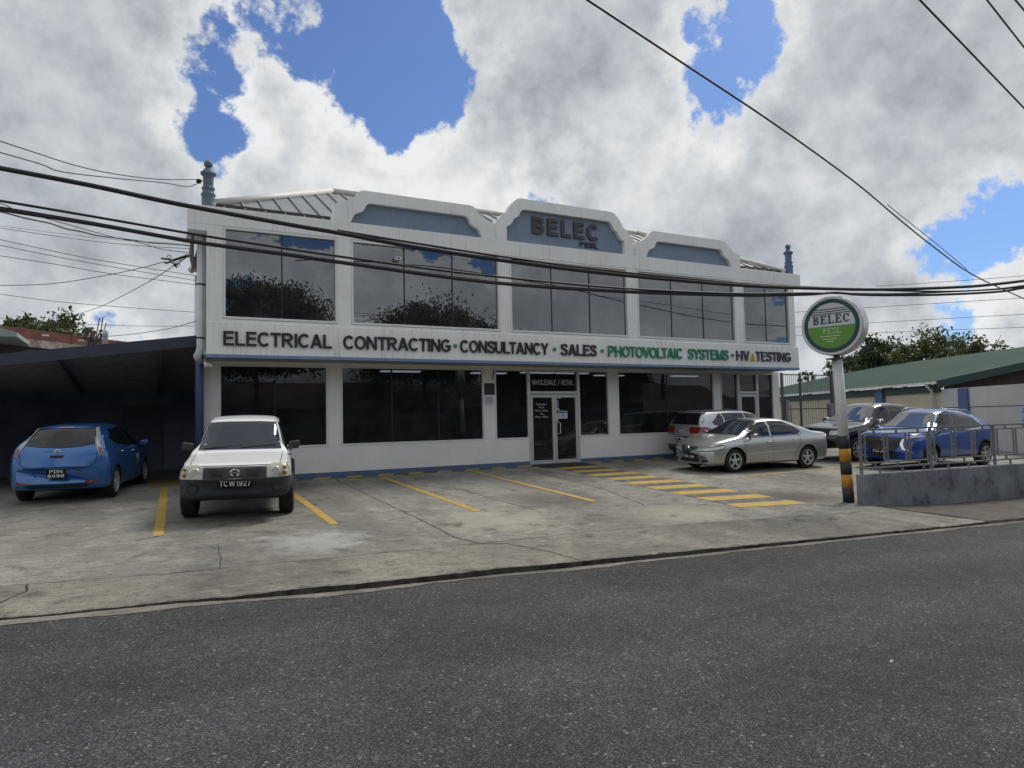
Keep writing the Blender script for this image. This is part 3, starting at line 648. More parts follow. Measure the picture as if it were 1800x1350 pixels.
# window builder: frame ring, mullions, panes
def window(name, x0, x1, z0, z1, y, n, gl, fm, fw=.055, recess=.05, mul=.045, parent=B):
    fr = MB(); yo, yi = y-.012, y+recess+.03
    fr.box(x0-fw, x1+fw, yo, yi, z1, z1+fw).box(x0-fw, x1+fw, yo, yi, z0-fw, z0).box(x0-fw, x0, yo, yi, z0, z1).box(x1, x1+fw, yo, yi, z0, z1)
    w = bevel(fr.build(name, fm, parent), .006, 1); st = (x1-x0)/n
    for i in range(n):
        a, b_ = x0+i*st, x0+(i+1)*st
        tz = random.uniform(-.0018, .0018); tx = random.uniform(-.0015, .0015)
        yy = y+recess
        vs = [(a+.001, yy-tx-tz, z0), (b_-.001, yy+tx-tz, z0), (b_-.001, yy+tx+tz, z1), (a+.001, yy-tx+tz, z1)]
        MB().add(vs, [(0, 1, 2, 3)]).build('pane', gl, w)
        if i: MB().box(a-mul/2, a+mul/2, yy-.012, yy+.05, z0, z1).build('mullion', PLAST, w)
    return w
for i, (a, b_) in enumerate(UW):
    w = window('upper_window', a, b_, ZU0, ZU1, 0., (2, 3, 3, 3, 2)[i], GLASS_U, ALUW, .055, .07, .032)
    sl_ = MB(); x = a-.05
    while x < b_+.05:
        t = random.gauss(.72, .05); dx, dy = .062*math.cos(t), .062*math.sin(t)
        if random.random() > .03: sl_.add([(x-dx, .30-dy, ZU0-.1), (x+dx, .30+dy, ZU0-.1), (x+dx, .30+dy, ZU1+.06), (x-dx, .30-dy, ZU1+.06)], [(0, 1, 2, 3)])
        x += .098
    s_ = sl_.build('vertical_blind', BLIND, w); s_['kind'] = 'stuff'
    MB().box(a-.06, b_+.06, .05, .24, ZU0-.068, ZU0-.056).build('sill', WHITE2, w)
# interiors
MB().add([(.21, .30, ZU0-.8), (19.19, .30, ZU0-.8), (19.19, 6, ZU0-.8), (.21, 6, ZU0-.8), (.21, .30, 6.1), (19.19, .30, 6.1), (19.19, 6, 6.1), (.21, 6, 6.1)], [(0, 1, 2, 3), (4, 5, 6, 7), (2, 3, 7, 6), (0, 3, 7, 4), (1, 2, 6, 5)]).build('upper_room', INTER, B)
MB().add([(.21, YW+.2, .01), (19.5, YW+.2, .01), (19.5, 7.5, .01), (.21, 7.5, .01), (.21, YW+.1, 2.93), (19.5, YW+.1, 2.93), (19.5, 7.5, 2.93), (.21, 7.5, 2.93)], [(0, 1, 2, 3), (4, 5, 6, 7), (2, 3, 7, 6), (0, 3, 7, 4), (1, 2, 6, 5)]).build('lower_room', INTER, B)
for x, y in ((5.55, 2.9), (8.6, 3.1), (10.15, 2.6), (11.5, 2.6), (13.6, 3.4), (17.0, 3.2)):
    MB().box(x-.6, x+.6, y-.13, y+.13, 2.885, 2.92).build('ceiling_light', TUBE, B)
m = MB()                                                   # dim stock and shelving inside
for x, z in ((4.0, .9), (6.0, 1.25), (6.6, 1.2), (3.7, 1.1), (13.0, 1.4), (15.0, 1.2)): m.box(x, x+.5, 2.6, 3.0, .02, z)
m.box(5.4, 7.2, 3.6, 3.9, 1.5, 1.65).box(12.6, 15.6, 4, 4.3, 1.6, 1.75)
m.build('display_shelf', mat('stock_grey', (.22, .22, .24), .8, var=.4, vs=3), B)['kind'] = 'stuff'
# ground floor wall
LW = [(.396, 2.926), (3.354, 7.431), (7.878, 8.938), (10.81, 11.892), (12.333, 16.437)]
ZL0, ZL1 = .843, 2.836
m = MB(); cur = .01
def seg(x0, x1, z0, z1): m.box(x0, x1, YW, YW+.2, z0, z1)
F_ = .055
for i, (a, b_) in enumerate(LW):
    if i == 3:
        cur = 10.775
    seg(cur, a-F_, .12, FB+.02); seg(a-F_, b_+F_, .12, ZL0-F_); seg(a-F_, b_+F_, ZL1+F_, FB+.02); cur = b_+F_
    if i == 2: seg(8.965+.028, 10.775, 2.87, FB+.02)
seg(cur, 16.79, .12, FB+.02); seg(19.45, 19.78, .12, FB+.02); seg(16.79, 19.45, 2.87, FB+.02)
m.build('ground_floor_wall', CREAM, B)
m = MB(); m.box(.005, 8.96, YW-.014, YW+.2, -.25, .1195).box(10.78, 16.79, YW-.014, YW+.2, -.25, .1195).box(19.45, 19.785, YW-.014, YW+.2, -.25, .1195)
m.build('blue_base', BLUEB, B)
for i, (a, b_) in enumerate(LW):
    window('ground_floor_window', a, b_, ZL0, ZL1, YW, (2, 3, 1, 1, 2)[i], GLASS_L, ALUW, F_, .06, .03)
# door units
def door_unit(x0, x1, z_door, leaves, transom_text, sidel, sider):
    d = MB(); y0, y1 = YW-.02, YW+.09; fw = .06; tw = .05
    d.box(x0, x0+fw, y0, y1, 0, 2.87).box(x1-fw, x1, y0, y1, 0, 2.87).box(x0+fw, x1-fw, y0, y1, z_door, z_door+.075).box(x0+fw, x1-fw, y0, y1, 2.815, 2.87).box(x0+fw, x1-fw, y0+.025, y1, z_door-.028, z_door-.004)
    du = bevel(d.build('entrance_frame', ALU, B), .006, 1)
    MB().add([(x0+fw, YW+.05, z_door+.075), (x1-fw, YW+.05, z_door+.075), (x1-fw, YW+.052, 2.815), (x0+fw, YW+.052, 2.815)], [(0, 1, 2, 3)]).build('pane', GLASS_L, du)
    w = (x1-x0-2*fw)/leaves
    for i in range(leaves):
        a, b_ = x0+fw+i*w+.004, x0+fw+(i+1)*w-.004; s = .075
        q = MB(); q.box(a, a+s, y0+.01, y1-.03, .015, z_door-.035).box(b_-s, b_, y0+.01, y1-.03, .015, z_door-.035).box(a+s, b_-s, y0+.01, y1-.03, .015, .13).box(a+s, b_-s, y0+.01, y1-.03, z_door-.12, z_door-.035)
        df = bevel(q.build('entrance_door', ALU, B), .005, 1)
        MB().add([(a+s, YW+.03, .13), (b_-s, YW+.03, .13), (b_-s, YW+.031, z_door-.12), (a+s, YW+.031, z_door-.12)], [(0, 1, 2, 3)]).build('pane', GLASS_L, df)
        if leaves == 2 and i == 1:
            MB().tube([(a+.03, y0+.0, .92), (a+.03, y0-.06, .92), (a+.14, y0-.07, .93), (a+.14, y0-.07, 1.25), (a+.03, y0-.06, 1.27), (a+.03, y0, 1.27)], .013, 8).build('handle', CHROME, df, True)
    return du
du = door_unit(8.965, 10.775, 2.15, 2, None, 0, 0)
letters('WHOLESALE', 9.12, 9.98, 2.42, 2.58, YW+.047, STICK, du, .003, .14, .10)
letters('/', 10.04, 10.11, 2.42, 2.58, YW+.047, STICK, du, .003, .11)
letters('RETAIL', 10.17, 10.62, 2.42, 2.58, YW+.047, STICK, du, .003, .14, .10)
for t, xa, xb, z in (('Opening Hours', 9.24, 9.60, 1.80), ('Mon.-Fri.', 9.33, 9.53, 1.705), ('7:30 a.m. - 4:30 p.m.', 9.19, 9.66, 1.61), ('Sat.', 9.39, 9.48, 1.515), ('8:00 a.m. - 1:00 p.m.', 9.19, 9.66, 1.42)):
    tm = text_mesh(t, xb-xa, .058, .003, .012, .1, .3); tm.transform(Matrix.Translation(((xa+xb)/2, YW+.026, z+.03))); link('opening_hours_text', tm, STICK, du)
MB().box(10.02, 10.34, YW+.012, YW+.024, 1.38, 1.62).build('door_notice', PAPER, du)
MB().box(10.04, 10.32, YW+.008, YW+.0115, 1.545, 1.60).build('notice_print', INK, du)
MB().box(10.12, 10.24, YW+.008, YW+.0115, 1.43, 1.51).build('notice_print', mat('notice_blue', (.2, .36, .55), .7), du)
MB().box(9.94, 10.12, YW+.012, YW+.024, 2.0, 2.09).build('door_sticker', mat('sticker_cream', (.5, .5, .32), .7), du)
MB().box(9.94, 10.04, YW+.012, YW+.024, 1.72, 1.95).build('door_sticker', mat('sticker_purple', (.22, .2, .36), .7), du)
MB().box(9.95, 10.05, YW+.012, YW+.024, 1.64, 1.70).build('door_sticker', PAPER, du)
MB().box(9.78, 9.82, YW-.03, YW+.0, 1.30, 1.55).box(9.92, 9.98, YW-.03, YW+.0, 1.30, 1.55).build('lock_plate', ALU, du)
MB().box(7.485, 7.822, YW-.02, YW-.001, 2.12, 2.46).build('black_sign_band', PLAST, B)
MB().box(7.50, 7.78, YW-.018, YW-.002, 1.82, 2.08).build('wall_notice', PAPER, B)
for z in (2.02, 1.96, 1.90): MB().box(7.53, 7.74, YW-.021, YW-.0185, z, z+.022).build('notice_print', INK, B)
MB().tube([(7.80, YW-.02, 2.85), (7.79, YW-.05, 2.75), (7.75, YW-.03, 2.66), (7.77, YW-.04, 2.55)], .012, 6).build('wall_cable', CABLE, B)
# right hand door group
door_unit(17.66, 18.62, 2.15, 1, None, 0, 0)
window('ground_floor_window', 16.848, 17.605, .12, 2.836, YW, 1, GLASS_L, ALU, .05, .06)
window('ground_floor_window', 18.675, 19.395, .12, 2.836, YW, 1, GLASS_L, ALU, .05, .06)
letters('ELECTRICAL', 17.86, 18.42, 2.50, 2.56, YW+.047, mat('faint_lettering', (.25, .25, .26), .6), B, .003, 0, .08, 'door_letter')
# fascia letters
for t, a, b_, mt in (('ELECTRICAL', .34, 2.80, GREYTR), ('CONTRACTING', 3.08, 5.94, GREYTR), ('CONSULTANCY', 6.22, 8.98, GREYTR), ('SALES', 9.40, 10.66, GREYTR),
                     ('PHOTOVOLTAIC', 11.08, 14.02, LETGREEN), ('SYSTEMS', 14.24, 16.02, LETGREEN), ('HV', 16.39, 17.0, LETGREY), ('TESTING', 17.30, 19.03, LETGREY)):
    letters(t, a, b_, 3.215, 3.545, -.030, mt, fas, .045, .168, .088)
for x in (6.08, 9.19, 10.87, 16.21): MB().box(x-.045, x+.045, -.07, -.03, 3.335, 3.425).build('green_dot', LETGREEN, fas)
MB().prism([(17.02, 3.22), (17.27, 3.22), (17.145, 3.47)], -.07, -.03).build('warning_triangle', mat('warning_yellow', (.62, .36, .03), .5), fas)
MB().prism([(17.15, 3.42), (17.115, 3.325), (17.14, 3.325), (17.125, 3.245), (17.175, 3.345), (17.148, 3.345), (17.165, 3.42)], -.074, -.0705).build('lightning_mark', GREYTR, fas)
# parapets
def parapet(cx, hw, zs, big):
    if not big:
        out = [(-hw, 6.42), (-hw, 6.87), (-hw+.14, 6.885), (-hw+.28, 6.94), (-hw+.40, 7.02), (-hw+.53, 7.09), (-hw+.60, 7.20), (-hw+.70, 7.27), (-hw+.82, 7.285)]
        inn = [(-hw+.42, 6.42), (-hw+.47, 6.54), (-hw+.54, 6.65), (-hw+.66, 6.71), (-hw+.76, 6.77), (-hw+.81, 6.88), (-hw+.88, 6.955), (-hw+.97, 6.975)]
    else:
        out = [(-hw, 6.42), (-hw, 6.98), (-hw+.10, 7.02), (-hw+.20, 7.15), (-hw+.34, 7.23), (-hw+.42, 7.36), (-hw+.50, 7.47), (-hw+.62, 7.60), (-hw+.72, 7.67), (-hw+.84, 7.695)]
        inn = [(-hw+.34, 6.42), (-hw+.34, 6.84), (-hw+.44, 6.87), (-hw+.53, 6.97), (-hw+.60, 7.09), (-hw+.72, 7.15), (-hw+.79, 7.28), (-hw+.87, 7.37), (-hw+.98, 7.39)]
    def cur(p): return [tuple(q) for q in catmull(p[:2], 1)[:-1]]+[tuple(q)[:2] for q in catmull([(*x, 0) for x in p[1:]], 4)]
    def sm(p): return [p[0]]+[(q.x, q.y) for q in catmull([(x, z, 0) for x, z in p[1:]], 4)]
    o, i_ = sm(out), sm(inn)
    ol = [(cx+x, z) for x, z in o]; orr = [(cx-x, z) for x, z in o][::-1]; il = [(cx+x, z) for x, z in i_]; ir = [(cx-x, z) for x, z in i_][::-1]
    poly = ol+orr+(il+ir)[::-1]
    p = MB().prism(poly, -.0, .20).build('parapet', WHITE, B)
    MB().prism(il+ir, .13, .19).build('blue_panel', BLUEP, p)
    return p
parapet(5.14, 2.25, None, False); pb = parapet(9.80, 2.40, None, True); parapet(14.54, 2.25, None, False)
letters('BELEC', 8.62, 10.98, 6.755, 7.245, .128, BROWN, pb, .05, .215, .20)
letters('PESL', 10.27, 10.94, 6.53, 6.68, .128, BROWN, pb, .04, .18, .16)
# hip roof
EZ = 6.50; ex0, ex1, ey0, ey1 = .05, 19.35, .30, 7.9; AZ = 8.49; aa = 3.75
ro = MB().add([(ex0, ey0, EZ), (ex1, ey0, EZ), (ex1, ey1, EZ), (ex0, ey1, EZ), (ex0+aa, 4.05, AZ), (ex1-aa, 4.05, AZ)], [(0, 1, 5, 4), (1, 2, 5), (2, 3, 4, 5), (3, 0, 4)]).build('hip_roof', ROOFM, B)
sl0 = (AZ-EZ)/(4.05-ey0)
x = ex0+.35
while x < ex1-.3:
    ymax = min(4.05, ey0+(x-ex0)*(4.05-ey0)/aa, ey0+(ex1-x)*(4.05-ey0)/aa)
    if ymax-ey0 > .2: MB().bar((x, ey0, EZ+.02), (x, ymax, EZ+.02+(ymax-ey0)*sl0), .05, .05).build('roof_rib', RIBM, ro)
    x += .46
for p, q in (((ex0, ey0, EZ), (ex0+aa, 4.05, AZ)), ((ex1, ey0, EZ), (ex1-aa, 4.05, AZ)), ((ex0+aa, 4.05, AZ), (ex1-aa, 4.05, AZ)), ((ex0, ey1, EZ), (ex0+aa, 4.05, AZ))):
    MB().tube([Vector(p)+Vector((0, 0, .04)), Vector(q)+Vector((0, 0, .04))], .11, 8).build('ridge_cap', RIDGE, ro, True)
for xa_, xb_ in ((-.05, 2.88), (16.80, 19.4)): MB().box(xa_, xb_, .32, .44, 6.425, 6.60).build('gutter', DARKG, B)
# finials, downpipe and floodlights
def finial(x, y, mt, name='finial'):
    pr = [(.145, 0), (.145, .34), (.16, .36), (.16, .40), (.128, .43), (.128, .50), (.145, .52), (.145, .545), (.112, .57), (.118, .75), (.118, .82), (.16, .85), (.175, .885), (.165, .91), (.125, .93), (.11, .97), (.065, 1.0), (.062, 1.03)]
    R_ = .098
    for k in range(1, 12): a = PI*k/12-.0; pr.append((max(.005, R_*math.sin(a)), 1.115-R_*math.cos(a)))
    o = MB().lathe(pr, 20, (x, y, TOPB-.02)).build(name, mt, B); o.modifiers.new('e', 'EDGE_SPLIT'); o.data.polygons.foreach_set('use_smooth', [True]*len(o.data.polygons)); o.scale = (1, 1, 1); return o
finial(.05, .35, FINIAL); finial(19.62, .35, FINIAL2)
MB().tube([(-.105, .42, 5.84), (-.105, .42, 3.35), (-.105, .42, 3.18), (-.13, .44, 3.08), (-.17, .48, 3.0), (-.12, .62, 2.9)], .085, 12).build('downpipe', PIPEW, B, True)
MB().tube([(-.10, .95, 3.1), (-.10, .86, 2.85), (-.09, .86, .02)], .095, 12).build('downpipe_lower', PIPEB, B, True)
m = MB()
for z in (3.4, 4.65): m.tube([(-.105, .42, z), (-.105, .42, z+.035)], .096, 12)
m.tube([(-.005, .33, 3.1), (-.005, .33, 5.84)], .012, 6).build('pipe_clip', DARKG, B)
MB().tube([(-.28, .40, 5.8), (-.30, .42, 5.35), (-.26, .44, 5.05)], [.035, .055, .035], 8).build('cable_sheath', mat('sheath_grey', (.13, .12, .11), .6), B)
# parts beyond: a small camera on the glass
MB().box(4.45, 4.58, -.10, .06, 5.56, 5.64).build('security_camera', ALUW, B)
MB().box(4.49, 4.54, -.112, -.1005, 5.58, 5.62).build('camera_lens', PLAST, B)
for i, (x, dx, s) in enumerate(((-.02, -.04, 'left'), (.13, .07, 'right'))):
    f = empty('flood_light', (x, .42, 2.86))
    tag(f, 'small white cone floodlight under the fascia corner, %s' % ('nearer the downpipe' if i == 0 else 'nearer the first window'), 'floodlight', 'corner floodlights')
    MB().lathe([(.02, 0), (.035, .03), (.04, .09), (.07, .16), (.072, .17)], 14).build('lamp_cone', mat('lamp_white', (.7, .7, .68), .4), f, True).rotation_euler = (PI*.72, .25*(1 if i else -1)*2, 0)
    MB().tube([(0, 0, 0), (0, .02, .09)], .012, 6).build('bracket', ALU, f)

# ------------------------------------------------------------------ carport on the left
CP = empty('carport', (-3, 1.2, 0)); CPo = Vector((-3, 1.2, 0))
tag(CP, 'dark lean-to carport with sloping corrugated canopy beside the office building', 'carport')
def cpb(mb, name, m_, par=CP, smooth=False):
    mb.v = [tuple(Vector(p)-CPo) for p in mb.v]; return mb.build(name, m_, par, smooth)
zt0, zt1 = 3.57, 2.52; xa, xb = .15, -9.0                # canopy top heights at right and left ends
def zc(x): return zt0+(zt1-zt0)*((x+.17)/(-4.0+.17))*.52 if x > -4 else zt0+(zt1-zt0)*.52+(x+4)*.095
cpb(MB().add([(xa, 1.2, zc(xa)), (-4, 1.2, zc(-4)), (xb, 1.2, zc(xb)), (xb, 1.2, zc(xb)-.26), (-4, 1.2, zc(-4)-.26), (xa, 1.2, zc(xa)-.27), (xa, 1.24, zc(xa)), (-4, 1.24, zc(-4)), (xb, 1.24, zc(xb)), (xb, 1.24, zc(xb)-.26), (-4, 1.24, zc(-4)-.26), (xa, 1.24, zc(xa)-.27)],
    [(0, 1, 4, 5), (1, 2, 3, 4), (6, 7, 10, 11), (7, 8, 9, 10), (5, 4, 10, 11), (4, 3, 9, 10), (0, 1, 7, 6), (1, 2, 8, 7)]), 'canopy_fascia', CARPF)
yb = 8.0; ZB = 2.55
sheet = MB(); nx = 60
v = []; f = []
for j in range(nx*3+1):
    t = j/(nx*3); y = 1.24+t*(yb-1.24); dz = .028*math.sin(j*PI/1.5)
    for x in (xa, -2, -4, -6.5, xb): v.append((x, y, zc(x)-.05+(ZB-zc(x))*t*.95+dz))
for j in range(nx*3):
    for k in range(4): a = j*5+k; f.append((a, a+1, a+6, a+5))
cpb(sheet.add(v, f), 'canopy_sheet', CARPR)
cpb(MB().box(xb, .3, yb, yb+.2, -.1, 3.4), 'back_wall', CARPW)
cpb(MB().box(xb-.2, xb, 1.3, yb+.2, -.1, 2.9), 'side_wall', CARPW)
for x in (-.9, -3.0, -5.2): cpb(MB().bar((x, 1.3, zc(x)-.18), (x, yb, ZB-.05), .06, .14), 'rafter', CARPR)
cpb(MB().box(-3.05, -2.78, yb-.03, yb-.001, 1.15, 1.55), 'wall_notice', mat('faded_notice', (.22, .22, .22), .8))
cpb(MB().box(-1.9, -.75, yb-.04, yb-.001, 0, 2.1), 'back_door', mat('dark_door', (.13, .14, .19), .7))

# ------------------------------------------------------------------ neighbour on the left
NB = empty('neighbour_building', (-5, 14, 0)); NBo = Vector((-5, 14, 0))
tag(NB, 'flat roofed neighbour with red parapet and stained concrete band beyond the carport', 'building')
p0, p1 = pZ(-80, 561, 5.05), pZ(270, 607, 5.05); dr = (p1-p0).normalized(); nr = Vector((-dr.y, dr.x, 0))
if nr.y < 0: nr = -nr
def wall_seg(a, b_, z0, z1, th, name, m_, off=0.):
    q = [a+nr*off, b_+nr*off, b_+nr*(off+th), a+nr*(off+th)]
    MB().add([Vector((p.x, p.y, z))-NBo for z in (z0, z1) for p in q], [(0, 3, 2, 1), (4, 5, 6, 7), (0, 1, 5, 4), (1, 2, 6, 5), (2, 3, 7, 6), (3, 0, 4, 7)]).build(name, m_, NB)
L_ = (p1-p0).length; np_ = 9
for i in range(np_): wall_seg(p0+dr*(L_*1.15*i/np_+.01), p0+dr*(L_*1.15*(i+1)/np_-.01), 4.68, 5.05+random.uniform(-.012, .012), .2, 'parapet_panel', RED)
wall_seg(p0, p0+dr*L_*1.15, 4.40, 4.679, .26, 'concrete_band', OLDC, -.03)
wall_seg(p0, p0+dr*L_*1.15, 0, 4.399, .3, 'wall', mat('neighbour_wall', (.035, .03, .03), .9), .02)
for u, v_ in ((75, 590), (138, 599)):
    q = pZ(u, v_, 4.70)-nr*.12-NBo; MB().box(q.x-.09, q.x+.09, q.y-.10, q.y+.05, q.z-.03, q.z+.03).build('roof_lamp', PIPEW, NB)
q0 = pY(-60, 560, 10.5); q1 = pY(31, 585, 10.5)
GR = tag(MB().add([(q0.x, 10.4, q0.z), (q1.x, 10.4, q1.z), (q1.x, 10.4, q1.z-.14), (q0.x, 10.4, q1.z-.16), (q0.x, 14, q0.z+.5), (q1.x, 14, q1.z), (q1.x, 14, q1.z-.14), (q0.x, 14, q1.z-.16)],
    [(0, 1, 2, 3), (0, 4, 5, 1), (1, 5, 6, 2), (3, 2, 6, 7), (0, 3, 7, 4), (4, 7, 6, 5)]).build('awning_roof', mat('grey_green_sheet', (.30, .34, .32), .5, streak=.3)), 'pale grey awning roof edge at the far left over the carport', 'awning')
vp = pY(185, 606, 9.5)
o = tag(MB().lathe([(.075, 0), (.075, .42), (.088, .425), (.088, .60), (.06, .63)], 16, (vp.x, 9.5, vp.z-.12)).build('vent_pipe', PIPEW, None, True), 'white vent pipe standing above the carport canopy', 'pipe')
for i, (a, b_) in enumerate((((166, 590), (175, 559)), ((174, 590), (181, 558)), ((175, 588), (187, 567)))):
    pa, pb_ = pZ(a[0], a[1], 4.9), None; dd = (pa-CAM).length; pb_ = CAM+pdir(*b_)*dd
    lab = ('left', 'middle', 'right')[i]
    tag(MB().tube([pa-Vector((0, 0, .4)), pb_], .02, 6).build('reinforcing_rod', GATE), 'bare steel reinforcing rod above the red parapet, %s of three' % lab, 'rod', 'reinforcing rods on the parapet')

# ------------------------------------------------------------------ green roofed building and boundary on the right
GB = empty('green_roof_building', (31, 4, 0)); GBo = Vector((31, 4, 0))
tag(GB, 'low building with wide green corrugated roof, pale walls and blue columns', 'building')
gd = Vector((.42, .91, 0)).normalized(); gn = Vector((gd.y, -gd.x, 0)); E0 = Vector((28.1, 0, 2.60)); RW, RZ = 11.8, 4.88
def G(s, w, z): return E0*0+Vector((28.1, 0, 0))+gd*s+gn*w+Vector((0, 0, z))-GBo
nr_ = 110; v = []; f = []
for j in range(nr_*2+1):
    s = -.3+j*(24.0/(nr_*2)); dz = .022*(1 if j % 2 else -1)
    for w in (-.35, RW): v.append(G(s, w, 2.60+(w+.35)*(RZ-2.6)/(RW+.35)+dz))
for j in range(nr_*2): f.append((j*2, j*2+2, j*2+3, j*2+1))
MB().add(v, f).build('roof', GREENR, GB)
MB().bar(G(-.35, -.4, 2.53), G(24, -.4, 2.53), .12, .10).build('gutter', PIPEW, GB)
MB().bar(G(-.35, -.4, 2.46), G(-.35, RW, RZ-.17), .08, .32).build('barge_board', GREENF, GB)
MB().bar(G(0, -.05, 2.30), G(24, -.05, 2.30), .06, .34).build('eave_shade_strip', GREENF, GB)  # shade under the eave, built as a dark strip below the gutter
MB().add([G(.25, .3, -.4), G(.25, RW, -.4), G(.25, RW, RZ-.3), G(.25, .3, 2.5)], [(0, 1, 2, 3)]).build('gable_wall', mat('gable_brown', (.05, .035, .028), .8, var=.2), GB)
MB().add([G(.2, 7.2, 1.5), G(.2, 9.5, 1.5), G(.2, 9.5, 4.0), G(.2, 7.2, 3.5)], [(0, 1, 2, 3)]).build('timber_panel', mat('timber', (.22, .13, .08), .7, var=.2), GB)
MB().add([G(.0, 0, -.4), G(24, 0, -.4), G(24, 0, 2.35), G(.0, 0, 2.35)], [(0, 1, 2, 3)]).build('side_wall', BEIGE, GB)
MB().tube([G(.35, -.4, 2.48), G(.35, -.25, 2.3), G(.35, -.15, 2.2), G(.35, -.15, -.1)], .06, 10).build('downpipe', PIPEW, GB, True)
for k in range(22):
    s = 13.6+k*.30; q = [G(s, -.10, -.1), G(s+.24, -.10, -.1), G(s+.24, -.10, 1.9), G(s, -.10, 1.9), G(s, -.02, -.1), G(s+.24, -.02, -.1), G(s+.24, -.02, 1.9), G(s, -.02, 1.9)]
    MB().add(q, [(0, 1, 2, 3), (4, 7, 6, 5), (0, 4, 5, 1), (1, 5, 6, 2), (2, 6, 7, 3), (3, 7, 4, 0)]).build('cream_panel', CREAMP, GB)
for s in (4.2,):
    q = [G(s-.28, -.16, -.3), G(s+.28, -.16, -.3), G(s+.28, -.16, 2.42), G(s-.28, -.16, 2.42), G(s-.28, 0, -.3), G(s+.28, 0, -.3), G(s+.28, 0, 2.42), G(s-.28, 0, 2.42)]
    MB().add(q, [(0, 1, 2, 3), (4, 7, 6, 5), (0, 4, 5, 1), (1, 5, 6, 2), (2, 6, 7, 3), (3, 7, 4, 0)]).build('blue_column', COLB, GB)
# boundary wall continuing towards the road
BW = empty('boundary_wall', tuple(Vector((26.3, -4, -.2)))); BWo = Vector((26.3, -4, -.2))
tag(BW, 'pale grey boundary wall with blue pillar and notice behind the blue car', 'wall')
def Wb(s, w, z): return Vector((28.1, 0, 0))+gd*s+gn*w+Vector((0, 0, z))-BWo
def wbox(s0, s1, w0, w1, z0, z1, name, m_):
    q = [Wb(s, w, z) for z in (z0, z1) for s, w in ((s0, w0), (s1, w0), (s1, w1), (s0, w1))]
    return MB().add(q, [(0, 3, 2, 1), (4, 5, 6, 7), (0, 1, 5, 4), (1, 2, 6, 5), (2, 3, 7, 6), (3, 0, 4, 7)]).build(name, m_, BW)
wbox(-12, -.02, 0, .2, -.4, 1.47, 'wall_lower', BWALL); wbox(-12, -.02, -.02, .2, 1.50, 2.26, 'wall_upper', BWALL); wbox(-12, -.02, .03, .2, 1.4695, 1.501, 'dark_joint', GREENF)  # dark strip set into the joint between lower and upper wall
wbox(-1.62, -1.10, -.10, -.021, -.4, 2.24, 'pillar', COLB)
wbox(-5.15, -4.05, -.05, -.021, .85, 1.46, 'notice_board', mat('notice_pale_blue', (.42, .47, .56), .6))
for k in range(5): wbox(-5.0, -4.22-.06*(k % 3), -.058, -.0505, .93+k*.10, .98+k*.10, 'notice_line', INK)

# steel bar gate beside the office
GT = empty('bar_gate', (19.9, 1.15, 0)); tag(GT, 'tall dark steel bar gate closing the gap right of the office', 'gate')
for x, w in ((.02, .08), (1.02, .06), (2.86, .11)): MB().box(x-w/2, x+w/2, -w/2, w/2, -.15, 2.93).build('post', GATE, GT)
for z in (2.86, 1.55, .35): MB().box(.07, 2.79, -.02, .02, z-.02, z+.02).build('rail', GATE, GT)
bar_me = MB().tube([(0, 0, -.05), (0, 0, 2.84)], .0085, 6).me('bar')
first = True
for k in range(25):
    x = .14+k*.108
    if abs(x-1.02) < .06: continue
    o = link('bar', bar_me, GATE if first else None, GT); o.location = (x, 0, 0); first = False
MB().box(2.62, 2.79, -.1, .08, .9, 1.75).build('lock_box', STEEL, GT)
MB().box(.12, .30, -.08, .05, -.1, 1.9).build('inner_post', STEEL, GT)

# ------------------------------------------------------------------ retaining wall, railing, sign
wd = Vector((1, -.13, 0)).normalized(); wn = Vector((-.13, -1, 0)).normalized()
RTo = Vector((11.0, -8.3, -.5))
RT = empty('retaining_wall', RTo); tag(RT, 'low stained grey retaining wall under the railing by the pavement', 'wall')
def wp(s, o_, z): return Vector((11.0, -8.3, 0))+wd*s+wn*o_+Vector((0, 0, z))
q = [wp(s, o_, z)-RTo for s, o_, z in ((0, .0, -.75), (22, 0, -.9), (22, .0, .26), (0, .0, .17), (0, -.18, -.75), (22, -.18, -.9), (22, -.18, .26), (0, -.18, .17))]
bevel(MB().add(q, [(0, 1, 2, 3), (4, 7, 6, 5), (0, 4, 5, 1), (1, 5, 6, 2), (2, 6, 7, 3), (3, 7, 4, 0)]).build('wall_body', RETW, RT), .02)
RL = empty('railing', wp(0, -.09, .17)); RLo = wp(0, -.09, .17); tag(RL, 'grey square tube railing with framed panels on the stained retaining wall', 'railing')
def rp(s, z): return wp(s, -.09, .17+z+s*.004)-RLo
PW = 1.92                                                 # post spacing
for k in range(8):
    s = .06+k*PW*.98
    MB().bar(rp(s, 0), rp(s, .86), .042).build('post', STEEL, RL)
    if k == 7: break
    for j in range(3):
        a = s+.09+j*(PW*.98-.10)/3+.02; b_ = a+(PW*.98-.10)/3-.09
        z0, z1 = .19, .775
        fr = MB().bar(rp(a, z0), rp(a, z1), .028).bar(rp(b_, z0), rp(b_, z1), .028).bar(rp(a+.0145, z1-.014), rp(b_-.0145, z1-.014), .026).bar(rp(a+.0145, z0+.014), rp(b_-.0145, z0+.014), .026)
        fr.build('panel_frame', STEEL, RL)
        mid = (a+b_)/2
        MB().bar(rp(mid, z1), rp(mid, .83), .03).build('stub', STEEL, RL); MB().bar(rp(mid, .12), rp(mid, z0), .03).build('stub', STEEL, RL); MB().bar(rp(mid+.12, 0), rp(mid+.12, .09), .03).build('stub', STEEL, RL)
        if j < 2: MB().bar(rp(b_+.018, .48), rp(b_+.082, .48), .03).build('stub', STEEL, RL)
MB().bar(rp(.03, .85), rp(13.3, .85), .036).build('top_rail', STEEL, RL); MB().bar(rp(.03, .105), rp(13.3, .105), .032).build('bottom_rail', STEEL, RL)

